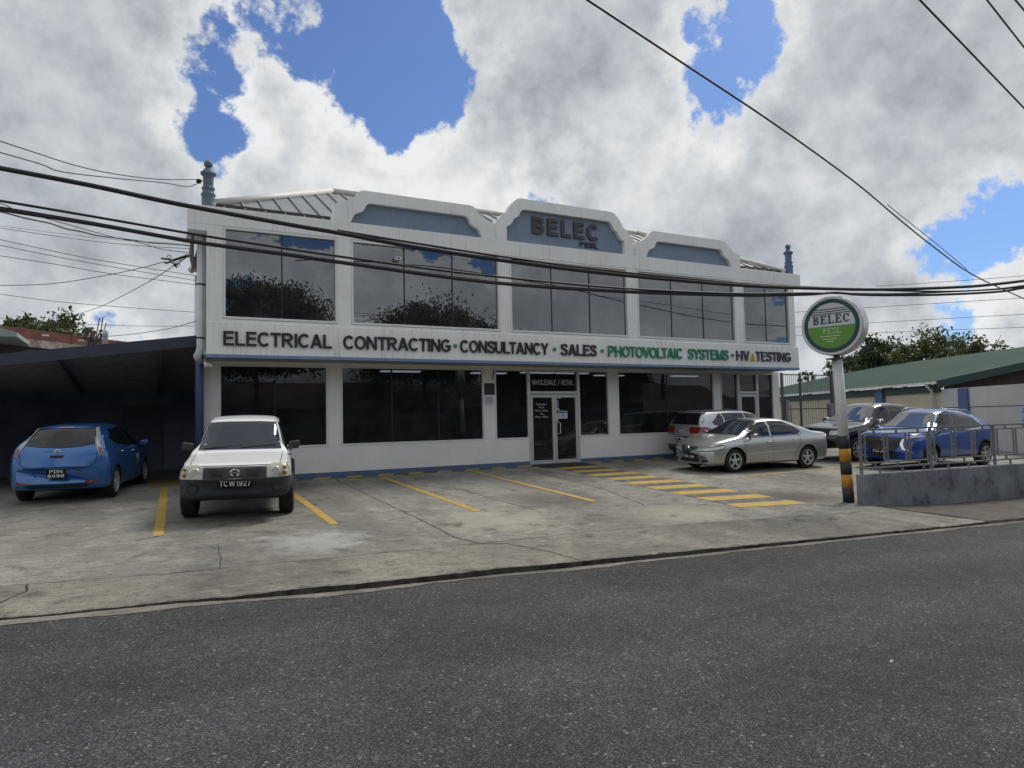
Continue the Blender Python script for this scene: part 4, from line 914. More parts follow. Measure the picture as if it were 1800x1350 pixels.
SGo = Vector((10.98, -7.98, zl(-7.98)))
SG = empty('pole_sign', SGo); tag(SG, 'round green and white illuminated sign on striped pole', 'sign')
top = Vector((-.16, .0, 2.88)); lean = top
def pl(t): return top*(t/2.88)
pole = MB().tube([pl(.98), pl(2.80)], .098, 20).build('pole', PIPEW, SG, True)
for a, b_, mt in ((0, .285, 0), (.285, .545, 1), (.545, .80, 0), (.80, 1.05, 1), (1.05, 1.30, 0)):
    MB().tube([pl(a), pl(b_-.001)], .104, 20).build('yellow_band' if mt else 'black_band', mat('pole_yellow', (.50, .25, .025), .6, var=.15) if mt else mat('pole_black', (.022, .024, .03), .6, var=.2), pole, True)
MB().box(-.36, .06, -.10, .10, 2.80, 2.825).build('flange', DARKG, SG)
MB().tube([pl(2.82), pl(3.0)], .06, 12).build('neck', DARKG, SG)
# disc : faces the camera's left, tilted a little
dc = Vector((-.19, .0, 3.46)); face = Vector((-.955, -.295, 0)).normalized(); roll = .0
Rm = Matrix((Vector((face.y*-1, face.x, 0)).normalized(), face, Vector((0, 0, 1)))).transposed().to_4x4()
Rm = Matrix.Translation(dc) @ Matrix((( -face.y, face.x*-1*-1, 0, 0), (face.x, face.y, 0, 0), (0, 0, 1, 0), (0, 0, 0, 1))) if False else Matrix.Translation(dc) @ Matrix.Rotation(math.atan2(face.x, -face.y), 4, 'Z')
SR = .585
def disc(prof, name, m_, smooth=False, par=SG):
    mb = MB().lathe(prof, 64, axis='y'); me_ = mb.me(name); me_.transform(Rm); o = link(name, me_, m_, par)
    return o
db = disc([(SR-.02, .17), (SR, .15), (SR, -.14), (SR-.012, -.155)], 'sign_drum', SRIM)
disc([(SR-.012, -.155), (SR-.013, -.158), (SR-.055, -.160)], 'sign_edge', SFACE, par=db)
disc([(SR-.06, -.150), (SR-.06, -.163), (SR-.061, -.163)], 'dark_green_ring', SDKG, par=db)
disc([(.445, -.150), (.445, -.167), (.444, -.167)], 'white_face', SFACE, par=db)
def face_poly(poly, name, m_, y=-.170):
    me_ = MB().prism(poly, y, y-.003).me(name); me_.transform(Rm); return link(name, me_, m_, db)
seg_ = [(.440*math.cos(a), .440*math.sin(a)) for a in np.linspace(PI+.02, 2*PI-.02, 40)]
face_poly(seg_, 'green_half', SGREEN)
for z in (.23, .275, .32):
    hw = math.sqrt(.443**2-z*z); face_poly([(-hw, z), (hw, z), (hw, z+.016), (-hw, z+.016)], 'green_line', SDKG)
for z, hw in ((-.215, .19), (-.27, .13), (-.318, .065)): face_poly([(-hw-.03, z), (hw-.03, z), (hw-.03, z+.016), (-hw-.03, z+.016)], 'pale_line', SPALE, -.1735)
def serif(ch, x, z, w, h, t, m_, y, sr):
    """slab-serif capital out of strokes; returns polys"""
    R_ = []; th = t*.45
    def rect(a, b_, c, d): R_.append([(x+a*w, z+b_*h), (x+c*w, z+b_*h), (x+c*w, z+d*h), (x+a*w, z+d*h)])
    tw = t/w; hh = th/h
    def arc(cx, cz, rx, rz, a0, a1, ti, to):
        o_ = [(x+w*(cx+rx*math.cos(a)), z+h*(cz+rz*math.sin(a))) for a in np.linspace(a0, a1, 14)]
        i_ = [(x+w*(cx+(rx-ti)*math.cos(a)), z+h*(cz+(rz-to)*math.sin(a))) for a in np.linspace(a1, a0, 14)]
        R_.append(o_+i_)
    if ch in 'BELP':
        rect(.12, 0, .12+tw, 1); rect(0, 0, .12+tw+.1, hh); rect(0, 1-hh, .12+tw+.1, 1)
    if ch == 'E':
        rect(.3, 0, .95, hh*1.2); rect(.3, 1-hh*1.2, .92, 1); rect(.12+tw, .47, .68, .47+hh*1.2); rect(.95-tw*.5, 0, .95, .28); rect(.92-tw*.5, .74, .92, 1); rect(.68-tw*.45, .38, .68, .64)
    if ch == 'L': rect(.3, 0, .95, hh*1.2); rect(.95-tw*.5, 0, .95, .3)
    if ch in 'BP':
        arc(.45, .735, .45, .265, -PI/2, PI/2, tw, hh); rect(.12+tw, 1-hh, .46, 1); rect(.12+tw, .47, .46, .47+hh)
    if ch == 'B': arc(.45, .255, .5, .255, -PI/2, PI/2, tw, hh); rect(.12+tw, 0, .46, hh)
    if ch == 'C': arc(.52, .5, .5, .5, .20*PI, 1.80*PI, tw, hh*1.2); rect(.92-tw*.5, .66, .94, .96); rect(.88, .1, .95, .25)
    if ch == 'S': arc(.48, .735, .42, .265, .06*PI, 1.45*PI, tw*.8, hh); arc(.48, .265, .44, .265, -.95*PI, .48*PI, tw*.8, hh); rect(.84, .68, .92, .95); rect(.03, .05, .1, .32)
    bm = MB()
    for i, p in enumerate(R_): bm.prism(p, y-.0004*i, y-.004-.0004*i)
    me_ = bm.me('sign_letter'); me_.transform(Rm); link('sign_letter', me_, m_, db)
x = -.345
for ch in 'BELEC': serif(ch, x, .045, .122, .165, .032, GREYTR if False else mat('sign_letter_dark', (.02, .055, .07), .5), -.1705, 0); x += .142
x = -.155
for ch in 'PESL': serif(ch, x, -.16, .075, .115, .017, SPALE, -.1735, 0); x += .088
bpy.context.view_layer.update()

# ------------------------------------------------------------------ cars
def smooth_interp(pts, xs, k=.05):
    pts = sorted(pts); px, pz = np.array([p[0] for p in pts]), np.array([p[1] for p in pts])
    fine = np.linspace(px[0]-.3, px[-1]+.3, 3000); val = np.interp(fine, px, pz); st = fine[1]-fine[0]; r = max(1, int(k/st))
    ker = np.exp(-.5*(np.arange(-3*r, 3*r+1)/r)**2); ker /= ker.sum()
    s = np.convolve(np.pad(val, 3*r, 'edge'), ker, 'valid'); return np.interp(xs, fine, s)
def sstep(t): t = np.clip(t, 0, 1); return t*t*(3-2*t)
class Car:
    def __init__(s, name, label, loc, heading, L, Wd, top, belt, bot, plan, tumble=.16, paint=None, dt=None, crown=.045, edge=.07, k=.045, wheels=((1.4, -1.3), .32, .2, .74), bed=None, regions=(), flare=.02, group='cars parked on the lot', cat='car', fcurve=.10, rcurve=.08, cuts=()):
        s.L = L; s.W = Wd; yaw = math.radians(heading)
        wf, wr = wheels[0]
        s.e = empty(name, loc); tag(s.e, label, cat, group)
        fx = Vector((math.cos(yaw), math.sin(yaw), 0)); zf, zr = zl(loc[1]+fx.y*wf), zl(loc[1]+fx.y*wr)
        pitch = math.atan2(zf-zr, wf-wr); s.e.location.z = zr+(zf-zr)*(0-wr)/(wf-wr)
        ly = Vector((-math.sin(yaw), math.cos(yaw), 0)); rl = math.atan2(zl(loc[1]+ly.y*.7)-zl(loc[1]-ly.y*.7), 1.4)
        s.e.rotation_euler = (Matrix.Rotation(yaw, 3, 'Z') @ Matrix.Rotation(-pitch, 3, 'Y') @ Matrix.Rotation(rl, 3, 'X')).to_euler()
        s.paint = paint
        xs = np.unique(np.concatenate([np.linspace(-L/2, L/2, 110), -L/2+np.array([.015, .03, .05]), L/2-np.array([.015, .03, .05])]))
        zt = smooth_interp(top, xs, k); zbelt = smooth_interp(belt, xs, .05); zb = smooth_interp(bot, xs, .03); w = smooth_interp(plan, xs, .035)
        rows = []; v = []; f = []
        for i, x in enumerate(xs):
            zs = min(zbelt[i], zt[i]-.03); h = zt[i]-zs; g_ = float(sstep((h-.06)/.38)); W_ = w[i]; Z0 = zb[i]; hb = zs-Z0
            tw = W_*(.93-.02*g_)-tumble*g_; rr = .02+edge*g_; cr = crown*(.6+.4*g_)
            half = [(0, Z0), (.70*W_, Z0), (.90*W_, Z0+.015), (.965*W_, Z0+.06), (.985*W_, Z0+.16*hb+.04), (1.0*W_, Z0+.46*hb), (1.0*W_, Z0+.66*hb), (.990*W_, Z0+.84*hb), (.962*W_, zs-.012), (.940*W_, zs+.022*(g_+.2)),
                    (.935*W_-.02*g_-tumble*g_*.22, zs+h*.30), (.93*W_-.02*g_-tumble*g_*.55, zs+h*.62*(1 if g_ > .5 else .8+.2*g_*2)), (tw+.008*g_, zt[i]-cr-rr), (tw-.035, zt[i]-cr-rr*.28), (tw-.10, zt[i]-cr*.82), (tw*.62, zt[i]-cr*.35), (tw*.30, zt[i]-cr*.08), (0, zt[i])]
            half = [(a, max(b_, Z0)) for a, b_ in half]
            ring = half+[(-a, b_) for a, b_ in half[-2:0:-1]]; n = len(ring)
            te = max(0, (x-(L/2-.45))/.45); tr = max(0, (-L/2+.45-x)/.45)
            for a, b_ in ring:
                xx = x-te*te*fcurve*(abs(a)/(Wd))**2*1.6-tr*tr*-rcurve*(abs(a)/Wd)**2*1.6
                v.append((xx, a, b_))
        n = len(half)*2-2; N = len(xs)
        for i in range(N-1):
            for j in range(n): f.append((i*n+j, i*n+(j+1) % n, (i+1)*n+(j+1) % n, (i+1)*n+j))
        f.append(tuple(range(n))); f.append(tuple((N-1)*n+j for j in range(n))[::-1])
        me_ = bpy.data.meshes.new('body'); me_.from_pydata(v, [], f)
        bm = bmesh.new(); bm.from_mesh(me_); bmesh.ops.recalc_face_normals(bm, faces=bm.faces); bm.to_mesh(me_); bm.free()
        (s.wf, s.wr), s.wrad, s.wwid, s.track = wheels
        o = bpy.data.objects.new('body_tmp', me_); COL.objects.link(o); me_.materials.append(paint); me_.materials.append(RIMD)
        cut = MB()
        for wx in (s.wf, s.wr):
            for sg in (-1, 1):
                cut.lathe([(s.wrad+.055, sg*(s.track-.30)), (s.wrad+.055, sg*1.4)], 40, (wx, 0, s.wrad), 'y')
        if bed: cut.box(*bed)
        cm = cut.me('cut'); cm.materials.append(paint); cm.materials.append(RIMD); cm.polygons.foreach_set('material_index', [1]*len(cm.polygons))
        co_ = bpy.data.objects.new('cut_tmp', cm); COL.objects.link(co_)
        md = o.modifiers.new('b', 'BOOLEAN'); md.operation = 'DIFFERENCE'; md.object = co_; md.solver = 'EXACT'; md.use_self = True
        bpy.context.view_layer.update(); dg = bpy.context.evaluated_depsgraph_get()
        fin = bpy.data.meshes.new_from_object(o.evaluated_get(dg)); bpy.data.objects.remove(o); bpy.data.objects.remove(co_)
        # split painted skin, inner wells and regions
        if cuts:
            bm = bmesh.new(); bm.from_mesh(fin)
            for ax, val in cuts:
                co = [0, 0, 0]; co[ax] = val; no = [0, 0, 0]; no[ax] = 1
                bmesh.ops.bisect_plane(bm, geom=bm.verts[:]+bm.edges[:]+bm.faces[:], plane_co=co, plane_no=no)
            bm.to_mesh(fin); bm.free()
        groups = {}
        for p in fin.polygons:
            c = p.center; nm = 'body'
            if p.material_index == 1: nm = 'bed' if bed and bed[0]-.05 < c.x < bed[1]+.05 and c.z > .6 and abs(c.y) < .76 else 'wheel_well_%d%d' % (c.x > 0, c.y > 0)
            else:
                for rn, rm, fn in regions:
                    if fn(c): nm = rn; break
            groups.setdefault(nm, []).append(p.index)
        rmats = {rn: rm for rn, rm, fn in regions}; rmats['body'] = paint
        for nm, idx in groups.items():
            used = {}; vv = []; ff = []
            for pi in idx:
                t = []
                for vi in fin.polygons[pi].vertices:
                    if vi not in used: used[vi] = len(vv); vv.append(tuple(fin.vertices[vi].co))
                    t.append(used[vi])
                ff.append(tuple(t))
            well = nm.startswith('wheel_well'); m2 = bpy.data.meshes.new(nm); m2.from_pydata(vv, [], ff); ob = link('wheel_well' if well else nm.rstrip('_'), m2, rmats.get(nm, RIMD), s.e, not well and nm != 'bed')
            if nm == 'body':
                s.body = ob
                m2.set_sharp_from_angle(angle=math.radians(38))
        s.bvh = BVHTree.FromPolygons([vx.co.copy() for vx in fin.vertices], [tuple(p.vertices) for p in fin.polygons if p.material_index == 0])
    DIR = {'F': (Vector((-1, 0, 0)), lambda a, b: Vector((6, a, b))), 'R': (Vector((1, 0, 0)), lambda a, b: Vector((-6, a, b))), 'L': (Vector((0, -1, 0)), lambda a, b: Vector((a, 6, b))), 'S': (Vector((0, 1, 0)), lambda a, b: Vector((a, -6, b))), 'T': (Vector((0, 0, -1)), lambda a, b: Vector((a, b, 6)))}
    def hit(s, d, a, b):
        dv, fn = s.DIR[d]; r = s.bvh.ray_cast(fn(a, b), dv)
        if r[0] is None:
            q = s.bvh.find_nearest(fn(a, b)+dv*(6-(s.L/2 if d in 'FR' else s.W))); return q[0], q[1]
        return r[0], r[1]
    def patch(s, name, d, poly, m, off=.009, grid=.03, thick=.012, parent=None, rnd=0, label=None):
        if rnd: poly = chaikin(poly, rnd)
        bm = bmesh.new(); vs = [bm.verts.new((a, b, 0)) for a, b in poly]; bm.faces.new(vs)
        for ax in (0, 1):
            lo, hi = min(p[ax] for p in poly), max(p[ax] for p in poly); n = int((hi-lo)/grid)
            for k in range(1, n+1):
                c = lo+(hi-lo)*k/(n+1); no = (1, 0, 0) if ax == 0 else (0, 1, 0)
                bmesh.ops.bisect_plane(bm, geom=bm.verts[:]+bm.edges[:]+bm.faces[:], plane_co=(c if ax == 0 else 0, c if ax == 1 else 0, 0), plane_no=no)
        dv = s.DIR[d][0]
        for vx in bm.verts:
            p, nn = s.hit(d, vx.co.x, vx.co.y)
            if nn.dot(dv) > 0: nn = -nn
            vx.co = p+nn*off
        top = list(bm.faces)
        ext = bmesh.ops.extrude_face_region(bm, geom=top); ev = [e for e in ext['geom'] if isinstance(e, bmesh.types.BMVert)]
        for e in ev: e.co += dv*thick
        bmesh.ops.recalc_face_normals(bm, faces=bm.faces)
        m_ = bpy.data.meshes.new(name); bm.to_mesh(m_); bm.free()
        o = link(name, m_, m, parent or s.e, True); m_.set_sharp_from_angle(angle=math.radians(50))
        if label: o['label'] = label
        return o
    def sym(s, name, d, poly, m, **k):
        if d in 'FR': return [s.patch(name, d, poly, m, **k), s.patch(name, d, [(-a, b) for a, b in poly][::-1], m, **k)]
        return [s.patch(name, 'L', poly, m, **k), s.patch(name, 'S', poly[::-1], m, **k)]
    def line(s, name, d, pts, w, m, off=.003, parent=None):
        P = [Vector((a, b, 0)) for a, b in pts]; Q = []
        for a, b in zip(P[:-1], P[1:]):
            k = max(1, int((b-a).length/.05)); Q += [a.lerp(b, i/k) for i in range(k)]
        Q.append(P[-1]); v = []; f = []
        for i, q in enumerate(Q):
            t = (Q[min(i+1, len(Q)-1)]-Q[max(i-1, 0)]).normalized(); n = Vector((-t.y, t.x, 0))
            for sg in (-1, 1):
                c = q+n*sg*w/2; p, nn = s.hit(d, c.x, c.y)
                if nn.dot(s.DIR[d][0]) > 0: nn = -nn
                v.append(p+nn*off)
        for i in range(len(Q)-1): f.append((2*i, 2*i+2, 2*i+3, 2*i+1))
        return MB().add(v, f).build(name, m, parent or s.e)
    def symline(s, name, pts, w, m, **k):
        for d in 'LS': s.line(name, d, pts, w, m, **k)
    def wheels(s, style='five', rimm=RIM, rr=.66):
        R_, w = s.wrad, s.wwid
        tp = [(R_*.66, -w/2+.02), (R_*.80, -w/2), (R_*.93, -w/2+.012), (R_*.985, -w/2+.035), (R_, -w/4), (R_, w/4), (R_*.985, w/2-.035), (R_*.93, w/2-.012), (R_*.80, w/2), (R_*.66, w/2-.02)]
        tme = MB().lathe(tp, 36, axis='y', cap=False).me('tyre'); r = R_*rr
        rm = MB(); yo = w/2-.012
        rm.lathe([(r*1.03, yo-.01), (r*1.03, yo+.008), (r*.93, yo+.004), (r*.90, yo-.05), (r*.90, yo-.052), (r*1.02, yo-.055)], 36, axis='y', cap=False)
        rim_parts = []
        nsp = {'five': 5, 'ten': 10, 'steel': 8, 'seven': 7}[style]
        for k in range(nsp):
            a = 2*PI*k/nsp+.3; wd_ = {'five': .115, 'ten': .045, 'steel': .10, 'seven': .07}[style]*R_*2.0
            d0 = Vector((math.cos(a), 0, math.sin(a))); t = Vector((-math.sin(a), 0, math.cos(a)))
            p0, p1 = d0*r*.12, d0*r*.95
            rm.add([p0-t*wd_*.5+Vector((0, yo-.005, 0)), p0+t*wd_*.5+Vector((0, yo-.005, 0)), p1+t*wd_*.36+Vector((0, yo-.02, 0)), p1-t*wd_*.36+Vector((0, yo-.02, 0)),
                    p0-t*wd_*.5+Vector((0, yo-.04, 0)), p0+t*wd_*.5+Vector((0, yo-.04, 0)), p1+t*wd_*.36+Vector((0, yo-.05, 0)), p1-t*wd_*.36+Vector((0, yo-.05, 0))],
                   [(0, 1, 2, 3), (0, 3, 7, 4), (1, 5, 6, 2), (4, 7, 6, 5), (0, 4, 5, 1), (3, 2, 6, 7)])
        rm.lathe([(r*.26, yo-.05), (r*.26, yo-.004), (r*.20, yo+.002)], 20, axis='y')
        rme = rm.me('rim'); bme = MB().lathe([(r*1.0, yo-.075), (r*1.0, yo-.07)], 30, axis='y').me('brake_back')
        tme.polygons.foreach_set('use_smooth', [True]*len(tme.polygons)); tme.set_sharp_from_angle(angle=math.radians(50)); tme.materials.append(TYRE); rme.materials.append(rimm); bme.materials.append(RIMD)
        for wx in (s.wf, s.wr):
            for sg in (1, -1):
                e = empty('wheel', (wx, sg*(s.track-w/2+.02), R_), 0, s.e)
                if sg < 0: e.rotation_euler = (0, 0, PI)
                for nm, q in (('tyre', tme), ('rim', rme), ('brake_back', bme)): link(nm, q, None, e)
    def plate(s, d, text, a, b, w, h, bgm=PLATEB, fgm=PLATEW, rows=1, off=.012, tw=.88, th=.62):
        p, n = s.hit(d, a, b); n = Vector((1 if d == 'F' else -1, 0, 0))
        sg = 1 if d == 'F' else -1
        M_ = Matrix.Translation(p+n*off) @ Matrix.Rotation(PI/2*sg, 4, 'Z')
        pm = MB().box(-w/2, w/2, -.006, .006, -h/2, h/2).me('license_plate'); pm.transform(M_)
        po = link('license_plate', pm, bgm, s.e)
        tl = text if isinstance(text, list) else [text]; hh = h/len(tl)
        for i, t in enumerate(tl):
            tm = text_mesh(t, w*(tw if len(t) > 3 else tw*.8), hh*th, .004, .15, .17, .30); tm.transform(M_ @ Matrix.Translation((0, -.009, h/2-hh*(i+.5)))); link('plate_text', tm, fgm, po)
        return po
    def mirror(s, x, z, w=.12, h=.15, ln=.22, m=None, out=.0):
        for sg in (1, -1):
            p, n = s.hit('L' if sg > 0 else 'S', x, z)
            y0 = p.y; mb = MB()
            mb.bar((x, y0-sg*.03, z+.0), (x-.02, y0+sg*.07, z+.03), .05, .035)
            o = bevel(MB().add([(x+.07, y0+sg*.05, z), (x+.10, y0+sg*(.05+ln*.8), z+.02), (x+.08, y0+sg*(.05+ln), z+.05), (x+.07, y0+sg*(.05+ln*.95), z+h), (x+.06, y0+sg*.06, z+h*.85),
                      (x-.05, y0+sg*.05, z-.005), (x-.05, y0+sg*(.05+ln*.85), z+.01), (x-.05, y0+sg*(.05+ln*1.02), z+.05), (x-.05, y0+sg*(.05+ln*.97), z+h*1.02), (x-.05, y0+sg*.055, z+h*.87)],
                      [(0, 1, 2, 3, 4), (9, 8, 7, 6, 5), (0, 5, 6, 1), (1, 6, 7, 2), (2, 7, 8, 3), (3, 8, 9, 4), (4, 9, 5, 0)]).build('mirror', m or s.paint, s.e), .02, 3)
            o.data.polygons.foreach_set('use_smooth', [True]*len(o.data.polygons))
            mb.build('mirror_arm', PLAST, o)
    def handle(s, x, z, m=None, ln=.19):
        for d, sg in (('L', 1), ('S', -1)):
            p, n = s.hit(d, x, z)
            MB().tube([(x-ln/2, p.y, z), (x-ln/2+.03, p.y+sg*.03, z+.004), (x+ln/2-.03, p.y+sg*.03, z+.004), (x+ln/2, p.y, z)], .014, 6).build('door_handle', m or s.paint, s.e, True)
def ring_badge(car, d, a, b, r, m, bar=True, off=.012, sq=.8):
    p, n = car.hit(d, a, b); sg = 1 if d == 'F' else -1; M_ = Matrix.Translation(p+Vector((sg*off, 0, 0))) @ Matrix.Rotation(PI/2*sg, 4, 'Z')
    mb = MB().tube([(r*math.cos(t), 0, r*sq*math.sin(t)) for t in np.linspace(0, 2*PI, 25)], r*.14, 6)
    if bar: mb.box(-r*1.25, r*1.25, -r*.22, r*.05, -r*.2, r*.2)
    me_ = mb.me('badge'); me_.transform(M_); return link('badge', me_, m, car.e)

# silver sedan ---------------------------------------------------------------
P_SED = m_carpaint('paint_champagne_silver', (.46, .475, .465), .75, .32, .08)
c = Car('sedan', 'champagne silver four door sedan parked nose left in front of the office', (14.27, -2.47, 0), 176.5, 4.68, .89,
        [(-2.36, .66), (-2.34, .90), (-2.24, 1.02), (-1.85, 1.055), (-1.62, 1.075), (-1.0, 1.345), (-.62, 1.42), (-.15, 1.44), (.22, 1.42), (.42, 1.375), (1.17, .985), (1.45, .935), (1.95, .845), (2.2, .72), (2.30, .60), (2.36, .50)],
        [(-2.36, .93), (-1.6, .935), (0, .90), (1.0, .87), (1.9, .74), (2.36, .55)], [(-2.36, .34), (-2.1, .24), (-1.5, .20), (1.5, .19), (2.1, .19), (2.36, .24)],
        [(-2.36, .70), (-2.28, .80), (-2.0, .875), (-1.3, .89), (1.2, .89), (1.8, .87), (2.1, .80), (2.25, .72), (2.36, .60)], .205, P_SED, wheels=((1.37, -1.305), .318, .205, .855), fcurve=.22, rcurve=.14)
c.wheels('five')
c.patch('windshield', 'F', [(-.66, 1.0), (.66, 1.0), (.54, 1.365), (.3, 1.385), (-.3, 1.385), (-.54, 1.365)], CGLASS3, rnd=0)
c.patch('rear_window', 'R', [(-.62, 1.09), (.62, 1.09), (.50, 1.34), (-.50, 1.34)], CGLASS)
c.sym('side_window', 'L', [(.98, .945), (.10, .965), (.06, 1.355), (.30, 1.335), (.62, 1.175)], CGLASS, off=.009)
c.sym('side_window', 'L', [(.02, .967), (-.98, .99), (-1.12, 1.06), (-.86, 1.245), (-.55, 1.345), (-.02, 1.358)], CGLASS, off=.009)
c.symline('window_trim', [(1.02, .925), (0, .945), (-1.02, .97), (-1.20, 1.05)], .014, PLAST)
c.symline('door_gap', [(1.06, .90), (1.02, .60), (1.0, .30)], .009, SEAM); c.symline('door_gap', [(.04, .95), (.03, .6), (.0, .28)], .009, SEAM); c.symline('door_gap', [(-1.0, .97), (-1.03, .75), (-.86, .5), (-.82, .30)], .009, SEAM)
c.symline('side_moulding', [(.95, .50), (-.80, .555)], .022, CHROME, off=.006); c.symline('sill_strip', [(.95, .225), (-.85, .235)], .012, CHROME, off=.006)
c.handle(.16, .80); c.handle(-.82, .84); c.mirror(.80, .925, h=.12, ln=.19)
c.sym('headlight', 'F', [(.36, .625), (.60, .66), (.80, .715), (.80, .635), (.62, .59), (.38, .575)], LAMP, off=.008, label='almond shaped clear headlight')
c.sym('headlight_wrap', 'L', [(2.12, .665), (1.78, .735), (1.70, .725), (1.78, .665), (2.10, .60)], LAMP, off=.008)
c.symline('headlight_edge', [(2.12, .59), (1.78, .655), (1.68, .73), (1.80, .748), (2.12, .68)], .014, SEAM, off=.010)
c.sym('headlight_edge', 'F', [(.35, .57), (.62, .583), (.80, .628), (.80, .612), (.62, .568), (.35, .556)], SEAM, off=.009)
c.patch('grille', 'F', [(-.33, .70), (.33, .70), (.30, .62), (.12, .52), (-.12, .52), (-.30, .62)], PLAST, off=.006)
c.line('grille_chrome', 'F', [(-.34, .70), (-.31, .62), (-.12, .51), (.12, .51), (.31, .62), (.34, .70)], .025, CHROME, off=.012)
c.patch('lower_intake', 'F', [(-.36, .36), (.36, .36), (.36, .27), (-.36, .27)], PLAST, off=.005); c.sym('fog_recess', 'F', [(.46, .355), (.68, .355), (.64, .28), (.46, .28)], PLAST, off=.005)
ring_badge(c, 'F', 0, .625, .07, CHROME, False); c.plate('F', 'PBK 5948', 0, .41, .50, .115, off=.04)
c.sym('tail_light', 'L', [(-2.06, .90), (-2.24, .90), (-2.27, .76), (-2.12, .74)], LAMPR, off=.006)
for x in (1.30, 1.42): pass
MB().bar((1.08, -.05, 1.005), (.98, -.62, 1.03), .015, .015).bar((1.08, .5, 1.005), (1.0, -.02, 1.03), .015, .015).build('wiper', PLAST, c.e)

# white pickup --------------------------------------------------------------
P_WH = m_carpaint('paint_white', (.78, .80, .81), 0., .35, .08)
c = Car('pickup_truck', 'white double cab pickup with black bumper facing the road', (.55, -2.24, 0), math.degrees(math.atan2(-.985, -.185)), 4.95, .90,
        [(-2.48, .98), (-1.12, 1.0), (-1.08, 1.06), (-1.02, 1.55), (-.9, 1.66), (-.5, 1.715), (.2, 1.72), (.58, 1.675), (.70, 1.62), (1.30, 1.13), (1.38, 1.10), (2.25, .985), (2.38, .93), (2.43, .84), (2.475, .70)],
        [(-2.48, .99), (-1.1, 1.0), (.0, 1.03), (1.3, 1.02), (2.3, .89), (2.48, .74)], [(-2.48, .52), (-1.0, .44), (1.2, .42), (1.9, .42), (2.3, .40), (2.48, .44)],
        [(-2.48, .80), (-2.3, .84), (0, .845), (.9, .85), (1.2, .875), (2.0, .885), (2.3, .86), (2.42, .82), (2.48, .74)], .155, P_WH, wheels=((1.47, -1.48), .36, .255, .905), edge=.05, k=.03, crown=.03,
        bed=(-2.40, -1.18, -.72, .72, .62, 1.3), cat='pickup', fcurve=.13, cuts=((2, .745), (2, .62), (0, 2.0), (0, .95)),
        regions=[('bumper', PLAST2, lambda p: p.x > 2.0 and p.z < .745), ('front_fender_trim', PLAST2, lambda p: p.x > .95 and p.x <= 2.0 and p.z < .62 and p.y > .6), ('front_fender_trim_', PLAST2, lambda p: p.x > .95 and p.x <= 2.0 and p.z < .62 and p.y < -.6)])
c.wheels('steel', mat('steel_rim_dark', (.10, .10, .105), .5, metal=.4), .62)
c.patch('windshield', 'F', [(-.70, 1.145), (.70, 1.145), (.585, 1.605), (.3, 1.62), (-.3, 1.62), (-.585, 1.605)], CGLASS3)
c.sym('side_window', 'L', [(1.02, 1.10), (.16, 1.10), (.14, 1.60), (.55, 1.585)], CGLASS, off=.009); c.sym('side_window', 'L', [(.06, 1.10), (-.82, 1.10), (-.86, 1.50), (-.74, 1.585), (.04, 1.60)], CGLASS, off=.009)
c.patch('rear_window', 'R', [(-.6, 1.15), (.6, 1.15), (.52, 1.55), (-.52, 1.55)], CGLASS)
c.symline('door_gap', [(1.12, 1.05), (1.08, .5)], .01, SEAM); c.symline('door_gap', [(.10, 1.08), (.08, .48)], .01, SEAM); c.symline('door_gap', [(-.95, 1.1), (-.95, .6)], .01, SEAM)
c.handle(.25, .95, PLAST); c.handle(-.75, .95, PLAST); c.mirror(.92, 1.10, h=.17, ln=.20, m=PLAST)
hl = c.sym('headlight', 'F', [(.50, .935), (.60, .965), (.80, .955), (.86, .85), (.86, .755), (.50, .755)], LAMPY, off=.012, label='aged yellowish headlight with round lamp')
for o_, sg in zip(hl, (1, -1)):
    for a, b_, r_, mt in ((.625, .85, .085, LAMP), (.775, .90, .032, LAMPO), (.775, .81, .042, LAMPO)):
        p, n_ = c.hit('F', sg*a, b_); MB().lathe([(r_, .0), (r_, .012), (r_*.7, .022), (r_*.2, .026)], 20, (p.x+.012, p.y, p.z), 'x').build('lamp_bowl', mt, o_, True)
c.patch('grille', 'F', [(-.49, .93), (.49, .93), (.49, .73), (-.49, .73)], PLAST2, off=.008)
c.sym('grille_mesh', 'F', [(.17, .905), (.42, .905), (.36, .79), (.20, .79)], PLAST, off=.014)
m_hex = []
for sg in (1, -1):
    mb = MB()
    for r_ in range(4):
        for k_ in range(7):
            y = sg*(.195+k_*.033+(r_ % 2)*.016); z = .805+r_*.027
            if abs(y) < .415-.02*(3-r_):
                p, n_ = c.hit('F', y, z); mb.tube([(p.x+.018, p.y+.014*math.cos(t), p.z+.012*math.sin(t)) for t in np.linspace(0, 2*PI, 7)], .0035, 4)
    mb.build('grille_lattice', PLAST2, c.e)
ring_badge(c, 'F', 0, .845, .068, CHROME, True, .022)
c.patch('bumper_intake', 'F', [(-.42, .62), (.42, .62), (.36, .49), (-.36, .49)], PLAST, off=.004)
for sg in (1, -1):
    p, n_ = c.hit('F', sg*.66, .585); MB().tube([(p.x+.008, p.y+.075*math.cos(t), p.z+.075*math.sin(t)) for t in np.linspace(0, 2*PI, 21)], .012, 6).build('fog_lamp_ring', PLAST, c.e, True)
    MB().lathe([(.066, 0), (.066, .006)], 20, (p.x, p.y, p.z), 'x').build('fog_lamp', mat('fog_lamp_dark', (.05, .05, .055), .2), c.e)
c.plate('F', 'TCW1927', .0, .665, .52, .125, off=.062, tw=.92, th=.72)
MB().bar((1.27, -.62, 1.175), (1.22, .02, 1.20), .014, .014).bar((1.27, .0, 1.175), (1.21, .6, 1.21), .014, .014).build('wiper', PLAST, c.e)
c.line('bonnet_gap', 'F', [(-.80, .955), (-.5, .95), (.5, .95), (.80, .955)], .01, SEAM)
